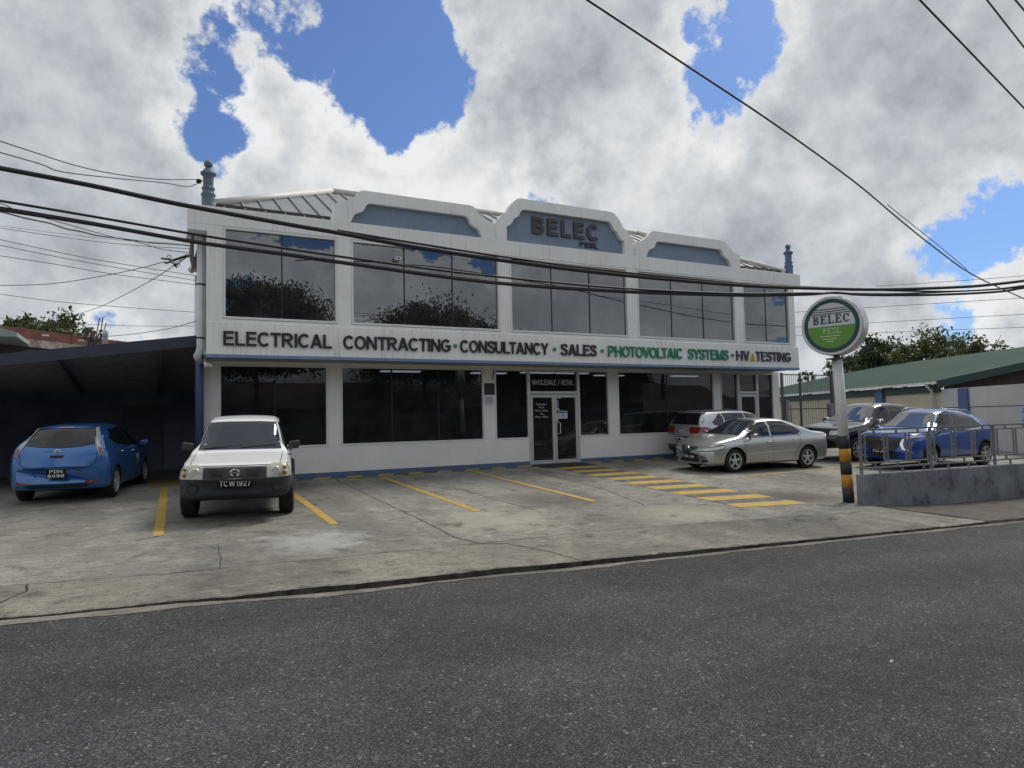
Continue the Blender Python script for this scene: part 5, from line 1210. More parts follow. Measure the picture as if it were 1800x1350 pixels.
for sg in (1, -1):
    v_ = [(2.25, sg*.70), (1.9, sg*.715), (1.35, sg*.72)]; c.line('bonnet_gap', 'T', v_, .010, SEAM)
MB().lathe([(.035, 0), (.035, .003)], 14, tuple(c.hit('F', -.60, 1.22)[0]+Vector((.006, 0, 0))), 'x').build('licence_disc', PAPER, c.e)
MB().box(.8, 1.7, -.75, .75, .30, .45).box(-2.3, .8, -.35, .35, .36, .46).build('chassis', PLAST, c.e)

# blue hatchback ------------------------------------------------------------
P_LF = m_carpaint('paint_bright_blue', (.022, .13, .38), .3, .3, .06)
c = Car('hatchback', 'bright blue rounded hatchback seen from behind under the carport', (-2.33, 1.34, 0), math.degrees(math.atan2(.98, .19)), 4.44, .885,
        [(-2.22, .62), (-2.20, .80), (-2.13, .98), (-1.98, 1.10), (-1.72, 1.33), (-1.55, 1.47), (-1.42, 1.515), (-.9, 1.545), (-.2, 1.55), (.35, 1.50), (1.3, 1.04), (1.6, .97), (2.0, .84), (2.17, .68), (2.22, .55)],
        [(-2.22, .86), (-1.9, 1.0), (-1.2, 1.0), (0, .96), (1.2, .90), (1.9, .78), (2.22, .58)], [(-2.22, .40), (-2.1, .27), (-1.6, .20), (1.7, .19), (2.22, .26)],
        [(-2.22, .70), (-2.16, .79), (-1.95, .86), (-1.4, .885), (1.2, .885), (1.8, .85), (2.1, .75), (2.22, .60)], .215, P_LF, wheels=((1.33, -1.37), .318, .205, .855), fcurve=.2, rcurve=.16, crown=.05)
c.wheels('five')
c.patch('rear_window', 'R', [(-.60, 1.13), (-.3, 1.085), (0, 1.07), (.3, 1.085), (.60, 1.13), (.50, 1.44), (-.50, 1.44)], CGLASS)
c.patch('windshield', 'F', [(-.64, 1.06), (.64, 1.06), (.52, 1.46), (-.52, 1.46)], CGLASS2)
c.sym('side_window', 'L', [(1.0, .985), (.02, 1.02), (.0, 1.44), (.35, 1.42)], CGLASS, off=.009); c.sym('side_window', 'L', [(-.06, 1.02), (-1.12, 1.10), (-1.40, 1.24), (-1.0, 1.40), (-.08, 1.44)], CGLASS, off=.009)
c.sym('tail_light', 'R', [(.50, 1.46), (.545, 1.45), (.665, 1.17), (.74, 1.05), (.775, .94), (.70, .90), (.675, .98), (.61, 1.14)], mat('clear_tail_lens', (.42, .42, .43), .35), off=.012, label='slender clear boomerang tail light')
c.sym('tail_light_red', 'R', [(.668, 1.06), (.725, 1.06), (.765, .95), (.71, .92)], mat('dim_red_lens', (.16, .06, .08), .2, coat=1.), off=.02)
c.line('hatch_gap', 'R', [(-.68, .98), (-.64, .76), (-.5, .675), (0, .66), (.5, .675), (.64, .76), (.68, .98)], .012, SEAM)
c.patch('hatch_handle', 'R', [(-.13, .93), (.13, .93), (.10, .885), (-.10, .885)], SEAM, off=.006)
c.line('plate_recess', 'R', [(-.44, .58), (-.34, .66), (.34, .66), (.44, .58), (.36, .50)], .01, SEAM)
c.patch('brake_lamp', 'R', [(-.14, 1.475), (.14, 1.475), (.14, 1.455), (-.14, 1.455)], mat('brake_lens', (.45, .36, .36), .3), off=.008)
c.patch('spoiler_edge', 'R', [(-.52, 1.452), (.52, 1.452), (.52, 1.44), (-.52, 1.44)], SEAM, off=.008)
ring_badge(c, 'R', 0, 1.005, .055, CHROME, True, .012); c.plate('R', ['PDN', '8096'], 0, .58, .33, .17, off=.055, tw=.85, th=.72)
c.sym('rear_reflector', 'R', [(.48, .42), (.72, .42), (.70, .39), (.48, .39)], LAMPR, off=.006)
c.patch('lower_valance', 'R', [(-.55, .36), (.55, .36), (.5, .30), (-.5, .30)], PLAST, off=.004)
c.symline('door_gap', [(-.02, 1.0), (-.04, .3)], .009, SEAM); c.symline('door_gap', [(-1.02, 1.05), (-1.02, .75), (-.85, .5), (-.82, .3)], .009, SEAM); c.symline('door_gap', [(1.05, .95), (1.0, .3)], .009, SEAM)
c.handle(.12, .90, CHROME); c.handle(-.86, .93, CHROME); c.mirror(.85, .98, h=.13, ln=.18)
dl = c.sym('door_decal', 'L', chaikin([(.36, .80), (.56, .80), (.56, .56), (.36, .56)], 3), SGREEN, off=.005)
for o_, d in zip(dl, 'LS'): c.patch('decal_top', d, chaikin([(.36, .80), (.56, .80), (.56, .68), (.36, .68)], 2) if d == 'L' else chaikin([(.36, .80), (.56, .80), (.56, .68), (.36, .68)], 2)[::-1], SFACE, off=.008, parent=o_)
MB().tube([(-1.2, 0, 1.53), (-1.28, 0, 1.57)], [.02, .008], 6).build('antenna', PLAST, c.e)

# silver suv ----------------------------------------------------------------
P_CR = m_carpaint('paint_silver', (.46, .48, .50), .75, .32, .12)
c = Car('compact_suv', 'silver compact SUV parked along the office wall showing red tail lights', (15.78, -.12, 0), 1.5, 4.27, .89,
        [(-2.14, .68), (-2.12, .95), (-2.05, 1.12), (-1.86, 1.40), (-1.72, 1.55), (-1.5, 1.60), (-.6, 1.63), (.1, 1.62), (.5, 1.55), (1.25, 1.10), (1.5, 1.06), (1.95, .97), (2.1, .8), (2.14, .6)],
        [(-2.14, 1.0), (-1.8, 1.06), (0, 1.02), (1.2, 1.0), (1.9, .9), (2.14, .62)], [(-2.14, .42), (-1.9, .30), (-1.3, .25), (1.7, .25), (2.14, .3)],
        [(-2.14, .74), (-2.05, .82), (-1.8, .87), (-1.3, .89), (1.3, .89), (1.9, .84), (2.14, .66)], .185, P_CR, wheels=((1.27, -1.32), .335, .215, .86), fcurve=.15, rcurve=.16, cuts=((2, .52), (2, .36), (0, -1.75)),
        regions=[('lower_bumper', PLAST2, lambda p: p.x < -1.75 and p.z < .52), ('sill_cladding', PLAST2, lambda p: p.y > .55 and p.z < .36), ('sill_cladding_', PLAST2, lambda p: p.y < -.55 and p.z < .36)])
c.wheels('ten')
c.patch('rear_window', 'R', [(-.60, 1.17), (.60, 1.17), (.50, 1.49), (-.50, 1.49)], CGLASS)
c.patch('windshield', 'F', [(-.66, 1.13), (.66, 1.13), (.54, 1.52), (-.54, 1.52)], CGLASS2)
c.sym('side_window', 'L', [(1.0, 1.07), (.02, 1.08), (.0, 1.52), (.48, 1.46)], CGLASS, off=.009); c.sym('side_window', 'L', [(-.05, 1.08), (-.92, 1.10), (-.98, 1.515), (-.06, 1.52)], CGLASS, off=.009); c.sym('side_window', 'L', [(-1.0, 1.105), (-1.42, 1.16), (-1.52, 1.24), (-1.15, 1.49), (-1.05, 1.512)], CGLASS, off=.009)
c.sym('tail_light', 'R', [(.32, 1.02), (.50, 1.06), (.80, 1.10), (.82, .98), (.70, .90), (.38, .90)], LAMPR, off=.012, label='red wraparound tail light')
c.sym('tail_light', 'L', [(-1.62, 1.06), (-1.80, 1.11), (-2.02, 1.10), (-2.06, .97), (-1.9, .94)], LAMPR, off=.010)
c.patch('roof_spoiler', 'R', [(-.54, 1.53), (.54, 1.53), (.52, 1.495), (-.52, 1.495)], P_CR, off=.05, thick=.06)
c.line('hatch_gap', 'R', [(-.66, 1.10), (-.60, .80), (-.5, .62), (.5, .62), (.60, .80), (.66, 1.10)], .01, SEAM)
ring_badge(c, 'R', 0, .98, .055, CHROME, True); c.plate('R', 'PDY 1806', 0, .74, .46, .115, off=.045)
c.symline('door_gap', [(0, 1.06), (-.02, .4)], .009, SEAM); c.symline('door_gap', [(-1.0, 1.08), (-1.0, .75), (-.82, .5)], .009, SEAM); c.handle(.15, .95); c.handle(-.8, .97); c.mirror(.88, 1.06, h=.13)

# black pickup --------------------------------------------------------------
P_BK = m_carpaint('paint_black', (.014, .012, .014), .3, .22, .04)
c = Car('pickup_truck', 'black pickup truck with chrome mirrors parked between the sedan and the blue car', (20.3, -1.98, 0), 178., 5.35, .93,
        [(-2.68, 1.05), (-1.48, 1.07), (-1.43, 1.12), (-1.28, 1.62), (-1.0, 1.78), (-.5, 1.82), (.1, 1.81), (.42, 1.74), (1.18, 1.22), (1.36, 1.18), (2.2, 1.08), (2.5, 1.0), (2.62, .85), (2.68, .7)],
        [(-2.68, 1.06), (0, 1.10), (1.4, 1.09), (2.3, .97), (2.68, .75)], [(-2.68, .55), (-1, .44), (1.9, .42), (2.68, .42)], [(-2.68, .84), (-2.4, .90), (1.2, .91), (2.1, .93), (2.45, .88), (2.68, .74)], .18, P_BK,
        wheels=((1.72, -1.50), .385, .26, .93), k=.04, bed=(-2.58, -1.6, -.74, .74, .62, 1.5), cat='pickup', fcurve=.16)
c.wheels('seven')
c.patch('windshield', 'F', [(-.70, 1.225), (.70, 1.225), (.58, 1.70), (-.58, 1.70)], CGLASS2)
c.sym('side_window', 'L', [(.88, 1.16), (.0, 1.16), (-.02, 1.69), (.34, 1.67)], CGLASS, off=.009); c.sym('side_window', 'L', [(-.09, 1.16), (-1.12, 1.18), (-1.08, 1.60), (-.9, 1.69), (-.1, 1.69)], CGLASS, off=.009)
c.sym('headlight', 'F', [(.52, .98), (.80, 1.0), (.84, .86), (.60, .82), (.52, .84)], LAMP, off=.01)
c.patch('grille', 'F', [(-.48, .99), (.48, .99), (.48, .66), (-.48, .66)], PLAST, off=.008); c.line('grille_bar', 'F', [(-.46, .83), (-.1, .83)], .04, mat('grille_grey', (.16, .16, .17), .4), off=.02); c.line('grille_bar', 'F', [(.1, .83), (.46, .83)], .04, mat('grille_grey', (.16, .16, .17), .4), off=.02)
c.patch('bonnet_guard', 'F', [(-.78, 1.03), (.78, 1.03), (.80, .97), (-.80, .97)], mat('smoked_guard', (.01, .01, .012), .08), off=.02)
ring_badge(c, 'F', 0, .83, .07, CHROME, False); c.plate('F', ' 211', -.30, .63, .34, .125, PLATEW, PLATEB, off=.03, tw=.8)
c.mirror(.80, 1.15, h=.18, ln=.22, m=CHROME); c.handle(.10, 1.0, CHROME); c.handle(-1.0, 1.0, CHROME)
MB().tube([(.32, .42, 1.75), (.20, .44, 2.06)], [.008, .004], 5).build('antenna', PLAST, c.e)
c.symline('door_gap', [(1.15, 1.1), (1.12, .5)], .01, SEAM); c.symline('door_gap', [(.1, 1.14), (.08, .48)], .01, SEAM)

# blue suv ------------------------------------------------------------------
P_EC = m_carpaint('paint_deep_blue', (.004, .058, .31), .12, .2, .03)
c = Car('crossover', 'deep blue crossover with black grille parked behind the railing', (19.3, -4.58, 0), 180., 4.54, .90,
        [(-2.21, .75), (-2.19, 1.0), (-2.10, 1.16), (-1.75, 1.36), (-1.35, 1.52), (-.9, 1.62), (-.3, 1.675), (.15, 1.665), (.45, 1.60), (1.22, 1.14), (1.4, 1.11), (1.95, 1.02), (2.12, .90), (2.18, .70), (2.21, .55)],
        [(-2.21, 1.0), (-1.6, 1.08), (0, 1.02), (1.2, .99), (1.9, .90), (2.21, .6)], [(-2.21, .45), (-1.9, .32), (-1.3, .26), (1.7, .25), (2.21, .30)],
        [(-2.21, .74), (-2.1, .82), (-1.8, .88), (1.3, .90), (1.85, .88), (2.1, .80), (2.21, .66)], .19, P_EC, wheels=((1.30, -1.37), .345, .225, .875), fcurve=.18, rcurve=.15, cuts=((2, .37),),
        regions=[('sill_cladding', PLAST, lambda p: p.y > .55 and p.z < .37), ('sill_cladding_', PLAST, lambda p: p.y < -.55 and p.z < .37)])
c.wheels('five')
c.patch('windshield', 'F', [(-.67, 1.165), (.67, 1.165), (.55, 1.575), (-.55, 1.575)], CGLASS2)
c.sym('side_window', 'L', [(.98, 1.075), (.06, 1.07), (.02, 1.55), (.42, 1.525)], CGLASS, off=.009); c.sym('side_window', 'L', [(-.02, 1.07), (-.85, 1.10), (-.90, 1.455), (-.04, 1.55)], CGLASS, off=.009); c.sym('side_window', 'L', [(-.92, 1.105), (-1.22, 1.14), (-1.32, 1.22), (-.97, 1.43)], CGLASS, off=.009)
c.symline('window_chrome', [(1.05, 1.05), (.45, 1.57), (.05, 1.60), (-.5, 1.575), (-1.0, 1.45), (-1.38, 1.21), (-1.2, 1.11), (0, 1.045), (1.02, 1.045)], .018, CHROME, off=.010)
c.patch('grille', 'F', [(-.50, .90), (.50, .90), (.56, .80), (.46, .66), (.40, .50), (-.40, .50), (-.46, .66), (-.56, .80)], PLAST, off=.008)
for z in (.87, .84, .81): c.line('grille_bar', 'F', [(-.46, z), (.46, z)], .007, mat('grille_grey', (.16, .16, .17), .4), off=.013)
c.sym('headlight', 'F', [(.54, .92), (.82, .975), (.84, .935), (.60, .87)], LAMP, off=.010, label='slim headlight above a silver hook trim')
c.sym('chrome_hook', 'F', [(.52, .86), (.575, .865), (.565, .72), (.60, .62), (.80, .52), (.79, .49), (.555, .585), (.485, .72)], CHROME, off=.018)
c.sym('fog_lamp', 'F', [(.63, .80), (.80, .81), (.80, .66), (.68, .66)], PLAST, off=.010)
for sg in (1, -1):
    for z in (.77, .70):
        p, n_ = c.hit('F', sg*.755, z); MB().tube([(p.x+.018, p.y+.035*math.cos(t), p.z+.030*math.sin(t)) for t in np.linspace(0, 2*PI, 15)], .008, 5).build('lamp_ring', ALU, c.e, True)
p, n_ = c.hit('F', 0, .845); mb = MB()
for k in range(3):
    a = PI/2+k*2*PI/3; d0 = Vector((0, math.cos(a), math.sin(a))); t = Vector((0, -math.sin(a), math.cos(a))); q0 = Vector((p.x+.02, p.y, p.z))
    mb.add([q0, q0+d0*.045+t*.026, q0+d0*.09, q0+d0*.045-t*.026, q0+Vector((-.02, 0, 0)), q0+d0*.045+t*.026+Vector((-.02, 0, 0)), q0+d0*.09+Vector((-.02, 0, 0)), q0+d0*.045-t*.026+Vector((-.02, 0, 0))], [(0, 1, 2, 3), (4, 7, 6, 5), (0, 4, 5, 1), (1, 5, 6, 2), (2, 6, 7, 3), (3, 7, 4, 0)])
mb.build('badge', CHROME, c.e)
c.plate('F', 'PED 2862', 0, .52, .50, .125, off=.05, th=.7)
c.patch('lower_intake', 'F', [(-.45, .44), (.45, .44), (.40, .33), (-.40, .33)], PLAST, off=.004)
c.symline('door_gap', [(1.05, 1.03), (1.02, .4)], .009, SEAM); c.symline('door_gap', [(.02, 1.05), (0, .38)], .009, SEAM); c.symline('door_gap', [(-.95, 1.08), (-.98, .8), (-.8, .5)], .009, SEAM)
c.handle(.16, .93); c.handle(-.78, .97); c.mirror(.85, 1.03, h=.13, ln=.19)
for sg in (1, -1): MB().tube([(-1.15, sg*.55, 1.56), (-.95, sg*.565, 1.63), (.05, sg*.575, 1.69), (.38, sg*.565, 1.615)], .018, 6).build('roof_rail', ALU, c.e, True)
c.sym('tail_light', 'L', [(-1.72, 1.17), (-2.12, 1.12), (-2.15, 1.07), (-1.80, 1.10)], LAMPR, off=.008)
for wx in (1.30, -1.37): c.symline('arch_trim', [(wx+.425*math.cos(t), .345+.425*math.sin(t)) for t in np.linspace(.12*PI, .88*PI, 14)], .045, PLAST, off=.006)

# ------------------------------------------------------------------ overhead cables
def cable(pix, fn, r, name, label, cat='cable', m_=CABLE, k=5, group='overhead cables', n=8, twist=0.):
    P = [fn(u, v_) for u, v_ in pix]; P = catmull(P, k); mb = MB().tube(P, r, n)
    return tag(mb.build(name, m_, None, True), label, cat, group)
nc = Vector((.13, 1, 0)); kc = nc.dot(Vector((10.85, -7.92, 0)))
def onroad(u, v_): return pN(u, v_, nc, kc)
def onroad2(u, v_): return pN(u, v_, nc, kc-.25)
c1 = [(-60, 284), (0, 295.5), (160, 326), (310, 358), (510, 395), (593, 409), (727, 434), (910, 461.5), (1093, 483.5), (1310, 502), (1460, 507.5), (1560, 508.7), (1693, 504.2), (1753, 499), (1800, 493.5), (1860, 486)]
cable(c1, onroad2, .033, 'overhead_cable', 'thickest black overhead cable bundle, topmost of the group crossing the facade')
cable([(593, 405), (727, 427), (910, 455), (1093, 478), (1310, 498.5), (1460, 506), (1560, 510.5), (1667, 512.3), (1747, 508.5), (1800, 502), (1860, 494)], onroad2, .018, 'overhead_cable', 'thin black strand splitting from the thickest overhead bundle')
cable([(-60, 345), (0, 353), (160, 380), (347, 412.5), (510, 438), (710, 466.7), (860, 485), (1093, 506.7), (1293, 516), (1430, 515), (1560, 516.5), (1653, 513.5), (1753, 508.5), (1800, 503.5), (1860, 497)], onroad, .018, 'overhead_cable', 'middle black overhead cable crossing the upper windows')
cable([(-60, 357), (0, 368), (160, 393.5), (347, 426.5), (510, 449), (593, 461), (860, 496.7), (1093, 513), (1293, 519.5), (1393, 518.5), (1434, 517), (1465, 514.3), (1488, 516), (1506, 517.8), (1560, 519), (1653, 518), (1753, 513), (1800, 506), (1860, 498)], onroad, .025, 'overhead_cable', 'lowest black overhead cable resting on top of the round sign')
cable([(-60, 353.5), (0, 363.5), (160, 390), (347, 423.3), (510, 445.8), (593, 458), (860, 493.6), (1093, 510.3), (1293, 516.6)], onroad, .008, 'overhead_cable', 'fine lashing wire above the lowest overhead cable')
# diagonal service drop and two near wires
def depthline(pix, r0, r1):
    us = [p[0] for p in pix]; out = []
    for u, v_ in pix:
        t = (u-us[0])/(us[-1]-us[0]); out.append(pR(u, v_, 1/((1-t)/r0+t/r1)))
    return out
def dcable(pix, r0, r1, r, name, label, m_=CABLE, cat='cable', k=4, group='overhead cables', n=6):
    return tag(MB().tube(catmull(depthline(pix, r0, r1), k), r, n).build(name, m_, None, True), label, cat, group)
dcable([(960, -48), (1030, -2), (1190, 104), (1360, 217), (1500, 318), (1580, 385), (1640, 433), (1710, 483), (1800, 525), (1850, 548)], 11, 34, .019, 'service_cable', 'long diagonal service cable crossing the sky from the top centre')
dcable([(1560, 360), (1600, 392), (1660, 440), (1700, 474)], 20, 26, .010, 'service_cable', 'short thin strand beside the diagonal service cable')
dcable([(1590, -30), (1617, 0), (1700, 86), (1800, 190), (1850, 243)], 10, 15, .013, 'service_cable', 'thin wire cutting the top right corner of the sky')
dcable([(1700, -45), (1735, 0), (1800, 83), (1850, 147)], 10, 14, .011, 'service_cable', 'second thin wire outside the one in the top right corner')
dcable([(1770, -18), (1785, 0), (1800, 18), (1850, 78)], 10, 13, .011, 'service_cable', 'outermost thin wire at the very top right corner')
# thin wires on the left, ending on the building corner
fin = Vector((-.10, .35, 7.13))
LWIRES = [
    ([(-60, 228), (0, 248), (67, 270), (133, 291), (200, 305.5), (278, 315), (347, 315.5)], 13, 19.0, .011, 'upper thin wire tied to the left finial'),
    ([(-60, 252), (0, 268), (73, 289), (109, 302), (200, 313), (289, 321.5), (329, 328), (355, 319)], 13, 19.0, .011, 'lower thin wire looping to the left finial'),
    ([(-60, 362), (0, 372), (38, 382), (65, 388), (89, 393), (115, 402), (142, 407), (170, 414), (200, 418), (235, 422), (267, 427), (300, 429), (333, 432)], 12, 18.6, .013, 'wavy twisted service wire reaching the corner downpipe'),
    ([(-60, 340), (0, 357), (33, 371), (96, 388), (200, 417), (244, 426), (284, 438), (329, 444)], 12, 18.6, .008, 'straight thin wire crossing the wavy service wire'),
    ([(-60, 392), (0, 400.7), (90, 414), (178, 425.6), (260, 433), (333, 437)], 22, 19, .007, 'faint wire just below the wavy service wire'),
    ([(-60, 388), (0, 396.7), (110, 411), (222, 423), (330, 428)], 30, 26, .006, 'faintest wire behind the wavy service wire'),
    ([(-60, 407), (0, 421), (156, 454), (345, 485), (380, 490)], 30, 30, .012, 'upper of three parallel far wires left of the office'),
    ([(-60, 416), (0, 431), (156, 462), (345, 493.5), (380, 499)], 30, 30, .012, 'middle of three parallel far wires left of the office'),
    ([(-60, 440), (0, 449.6), (100, 465), (200, 482), (345, 500.5), (380, 505)], 30, 30, .012, 'lowest of three parallel far wires left of the office'),
    ([(-60, 501), (0, 501.6), (89, 499), (178, 485.6), (244, 472), (290, 460)], 24, 18.8, .010, 'slack wire rising to the wire bracket'),
    ([(120, 557), (160, 545), (196, 530), (267, 492), (311, 463)], 40, 18.8, .011, 'wire running down from the bracket toward the far trees'),
    ([(-60, 509), (0, 517), (100, 530), (230, 541), (345, 549)], 32, 30, .010, 'far wire above the red parapet'),
    ([(-60, 555), (0, 559.5), (110, 568), (240, 573), (345, 573)], 34, 30, .009, 'low far wire passing in front of the left trees'),
    ([(150, 593), (191, 591), (240, 586.5), (300, 577), (350, 563)], 26, 19, .009, 'short wire dipping to the corner of the office')]
for pix, r0, r1, r, lab in LWIRES: dcable(pix, r0, r1, r, 'service_wire', lab, WIRE if r < .0125 else CABLE, 'wire', 4, 'thin wires left of the office', 5)
for i, (a, b_, c_) in enumerate((((1380, 550), (1520, 541), (1860, 520)), ((1380, 576), (1520, 568), (1860, 549)), ((1380, 590), (1520, 585.6), (1860, 573)), ((1540, 503), (1680, 494), (1860, 480)))):
    dcable([a, b_, c_], 45, 45, .014, 'service_wire', ('upper', 'middle', 'lowest', 'faint')[i]+(' of three far wires crossing the sky right of the round sign' if i < 3 else ' wire above the thick cables at the right edge'), WIRE, 'wire', 4, 'thin wires right of the office', 5)
# bracket with cable ends on the corner
br = empty('wire_bracket', (-.18, .6, 5.05)); bo = Vector((-.18, .6, 5.05)); tag(br, 'tangled black wire bracket on the left corner of the office', 'bracket')
def bpx(pts, r, name, m_=CABLE):
    P = catmull([pR(u, v_, 18.75)-bo for u, v_ in pts], 4); MB().tube(P, r, 6).build(name, m_, br, True)
bpx([(343, 455), (336, 450), (325, 451), (312, 455), (303, 458)], .03, 'bracket_arm'); bpx([(340, 440), (334, 447), (322, 456), (310, 466), (306, 468)], .014, 'cable_tail')
bpx([(303, 458), (296, 456), (290, 455), (283, 454)], .022, 'cable_end'); bpx([(300, 460), (294, 462), (289, 462)], .022, 'cable_end'); bpx([(298, 455), (294, 451), (297, 448), (301, 451), (299, 456)], .008, 'cable_loop'); bpx([(300, 459), (306, 465), (311, 471)], .018, 'cable_end')
bpx([(306, 458), (308, 464), (314, 468), (316, 465), (312, 463), (308, 468)], .009, 'cable_loop'); bpx([(338, 441), (338, 449), (342, 456)], .03, 'conduit'); bpx([(333, 444), (327, 447), (318, 456), (308, 462)], .008, 'cable_tail')
bpx([(355, 319), (349, 316), (347, 320), (353, 321)], .03, 'insulator')

# ------------------------------------------------------------------ trees
def crown_mesh(h, rx, rz, nclump, nleaf, ls, seed, drop=.12):
    r = np.random.default_rng(seed); PV = []
    for _ in range(nclump):
        d = r.normal(size=3); d /= np.linalg.norm(d)
        if d[2] < -.45: d[2] = -d[2]*.4
        q = r.uniform(.35, 1.0)**.55; c_ = d*np.array([rx, rx, rz])*q*(.78+.3*noise.noise((d[0]*1.6, d[1]*1.6, d[2]*1.6+seed))); c_[2] += h-rz
        cr = r.uniform(.10, .24)*rx; n = max(1, int(nleaf*r.uniform(.5, 1.2)))
        p = c_+r.normal(size=(n, 3))*cr*.55*np.array([1, 1, .7])
        a = r.normal(size=(n, 3)); a /= np.linalg.norm(a, axis=1)[:, None]; b_ = np.cross(a, r.normal(size=(n, 3))); b_ /= np.linalg.norm(b_, axis=1)[:, None]
        s1 = (ls*r.uniform(.6, 1.3, n))[:, None]; s2 = (ls*r.uniform(.3, .6, n))[:, None]
        PV.append(np.stack([p-a*s1, p+b_*s2, p+a*s1, p-b_*s2], 1).reshape(-1, 3))
    V_ = np.concatenate(PV); nf = len(V_)//4; me_ = bpy.data.meshes.new('crown')
    me_.vertices.add(len(V_)); me_.vertices.foreach_set('co', V_.astype(np.float32).ravel()); me_.loops.add(nf*4); me_.loops.foreach_set('vertex_index', np.arange(nf*4, dtype=np.int32))
    me_.polygons.add(nf); me_.polygons.foreach_set('loop_start', np.arange(nf, dtype=np.int32)*4); me_.update(calc_edges=True); me_.validate(); return me_
def trunk_mesh(h, rx, rz, seed, t=.16):
    r = np.random.default_rng(seed+99); mb = MB().tube([(0, 0, -.3), (.05, 0, h*.2), (-.04, .03, h*.4), (.02, 0, h-rz*.6)], [t*1.4, t, t*.85, t*.4], 8)
    for k in range(7):
        a = 2*PI*k/7+r.uniform(-.3, .3); z = h*.35+r.uniform(0, h*.2); e = Vector((math.cos(a)*rx*.7, math.sin(a)*rx*.7, h-rz*r.uniform(.2, 1.1)))
        s_ = Vector((0, 0, z)); mb.tube([s_, s_.lerp(e, .5)+Vector((0, 0, -.08*h*.5)), e], [t*.5, t*.3, t*.1], 5)
    return mb.me('trunk')
def tree(name, loc, h, rx, rz, nc_, nl, ls, seed, label, mtl, group, meshes=None, rot=0.):
    e = empty(name, loc, rot); tag(e, label, 'tree', group)
    cm, tm = meshes or (crown_mesh(h, rx, rz, nc_, nl, ls, seed), trunk_mesh(h, rx, rz, seed))
    link('crown', cm, mtl if not meshes else None, e); link('trunk', tm, BARK if not meshes else None, e, True); return cm, tm
def tz(u, v_top, r):                                        # ground point and height for a crown top seen at (u, v_top)
    p = pR(u, v_top, r); return (p.x, p.y, -.3), p.z+.3
for i, (u, vt, r, rx, lab, seed) in enumerate(((98, 541, 42, 2.6, 'largest bushy tree behind the red parapet', 3), (52, 550, 46, 2.0, 'smaller rounded tree left of the largest one behind the red parapet', 4), (14, 554, 50, 2.3, 'leafy tree at the far left edge above the awning', 5), (128, 572, 40, 1.5, 'low bright shrub-like tree right of the largest tree behind the parapet', 6))):
    loc, h = tz(u, vt, r); tree('garden_tree', loc, h, rx, rx*.95, 100, 100, .15, seed, lab, LEAF1, 'trees behind the red parapet')
for i, (u, vt, r, rx, rz, nc_, lab, seed) in enumerate(((1553, 586, 62, 3.3, 2.8, 60, 'dark dense tree behind the green roof, next to the round sign', 11), (1630, 566, 60, 3.5, 3.4, 62, 'tallest feathery tree behind the middle of the green roof', 12), (1710, 566, 63, 2.8, 3.4, 34, 'airy tree with open crown at the right of the green roof trees', 13), (1497, 608, 66, 2.6, 2.2, 36, 'low sparse tree behind the sign pole', 14), (1672, 588, 68, 2.2, 2.2, 26, 'thin tree between the tallest tree and the airy tree', 15))):
    loc, h = tz(u, vt, r); tree('roadside_tree', loc, h, rx, rz, int(nc_*1.6), 70, .16, seed, lab, (LEAF2, LEAF1, LEAF1, LEAF2, LEAF1)[i], 'trees behind the green roof')
p = pR(1420, 652, 60); tree('palm_sapling', (p.x, p.y, -.3), p.z+.4, .9, .8, 9, 30, .12, 21, 'tiny treetop peeping over the left end of the green roof', LEAF2, 'trees behind the green roof')
p = pR(163, 575, 30); tree('rooftop_shrub', (p.x, p.y, p.z-1.2), 1.3, .45, .4, 8, 30, .05, 22, 'wispy shrub growing behind the reinforcing rods', LEAF1, 'trees behind the red parapet')
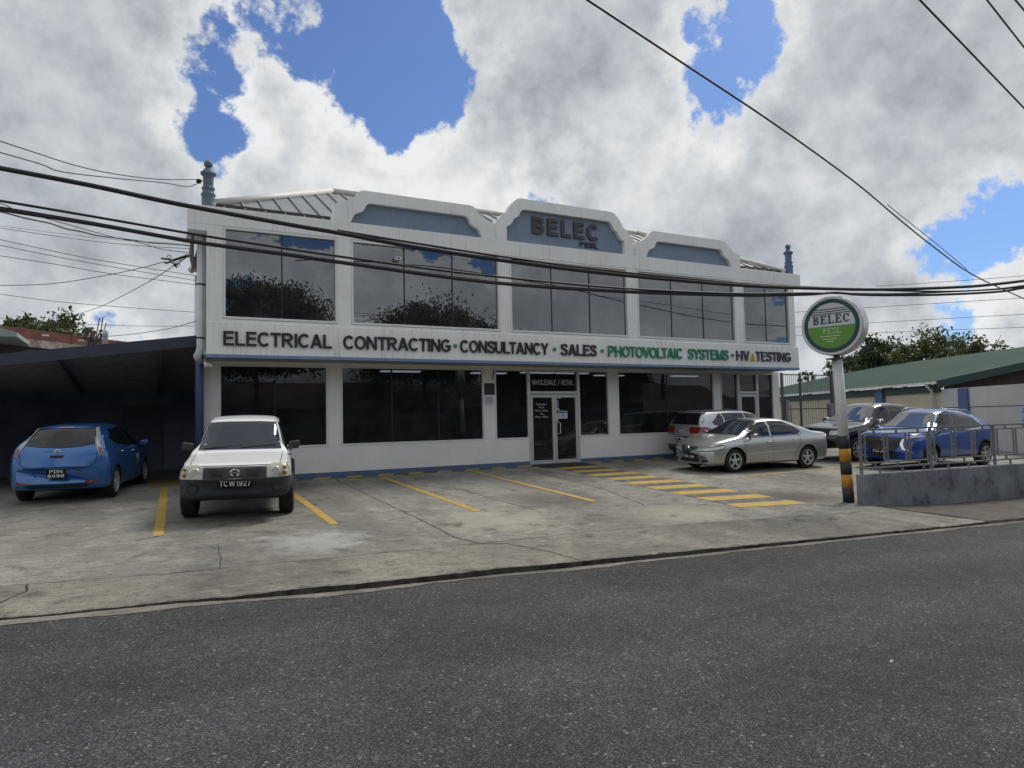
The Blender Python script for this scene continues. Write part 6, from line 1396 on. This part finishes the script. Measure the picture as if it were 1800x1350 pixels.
# across the road, seen mirrored in the office windows
big = None
for i, (x, y, h, rx, lab) in enumerate(((5.2, -29, 12.2, 5.0, 'broad tree across the road mirrored in the first upper window'), (-4.5, -30, 11.5, 5.0, 'tree across the road left of the broad mirrored one'), (17.5, -30, 11.4, 6.0, 'wide tree across the road mirrored in the second upper window'), (27.5, -31, 8.8, 4.2, 'lower tree across the road mirrored in the third upper window'),
                                      (35, -32, 8.2, 4.4, 'rounded lower tree across the road right of the third mirrored tree'), (-14, -32, 9, 4.6, 'tree across the road mirrored beyond the left corner'), (44, -40, 8, 4, 'far tree across the road beyond the lower pair'), (-25, -34, 9, 4.6, 'outermost tree across the road on the left side'))):
    if i < 3: VAR = globals().setdefault('VAR', []); VAR.append(tree('street_tree', (x, y, -.3), h, rx, h*.44, 320, 230, .125, 40+i, lab, LEAF2, 'trees across the road')); HT = globals().setdefault('HT', []); HT.append((h, rx))
    else:
        tree('street_tree', (x, y, -.3), h, rx, h*.44, 0, 0, .1, 0, lab, LEAF2, 'trees across the road', VAR[i % 3], i*1.3)
        bpy.data.objects['street_tree.%03d' % i].scale = (rx/HT[i % 3][1],)*2+(h/HT[i % 3][0],)
hw = empty('roadside_house', (10, -40, -.3)); tag(hw, 'low dark house with pitched roof across the road, mirrored in the lower windows', 'house')
MB().box(-30, 40, 0, 8, 0, 3.0).build('wall', mat('house_wall', (.10, .10, .09), .9, var=.2), hw)
MB().add([(-31, -1, 2.9), (41, -1, 2.9), (41, 4, 5.0), (-31, 4, 5.0), (-31, 9, 2.9), (41, 9, 2.9)], [(0, 1, 2, 3), (3, 2, 5, 4), (0, 3, 4), (1, 5, 2)]).build('roof', mat('house_roof', (.10, .07, .06), .8, var=.2), hw)
up_ = empty('utility_pole', (36, -24.5, -.3)); tag(up_, 'wooden utility pole across the road mirrored in the right windows', 'pole')
MB().tube([(0, 0, 0), (0, 0, 7.0)], [.16, .12], 12).build('pole_shaft', BARK, up_, True); MB().box(-.35, .35, -.06, .06, 6.5, 6.62).build('cross_arm', BARK, up_)

# ------------------------------------------------------------------ small litter
for i, (u, v_) in enumerate(((1568, 1164), (1722, 936))):
    p = pZ(u, v_, ZR+.055 if i < 1 else ZR+.02); s_ = .026 if i == 0 else .018
    v4 = [(p.x-s_, p.y, p.z), (p.x, p.y-s_*.5, p.z+.012), (p.x+s_*1.1, p.y+.005, p.z+.004), (p.x+.01, p.y+s_*.6, p.z+.010), (p.x-s_*.4, p.y+s_*.4, p.z+.006)]
    tag(MB().add(v4, [(0, 1, 2, 3, 4)]).build('paper_scrap', mat('litter_grey', (.38, .39, .40), .8)), ('pale scrap of litter in the middle of the asphalt', 'pale scrap of litter near the kerb at the right')[i], 'litter', 'litter scraps on the road')
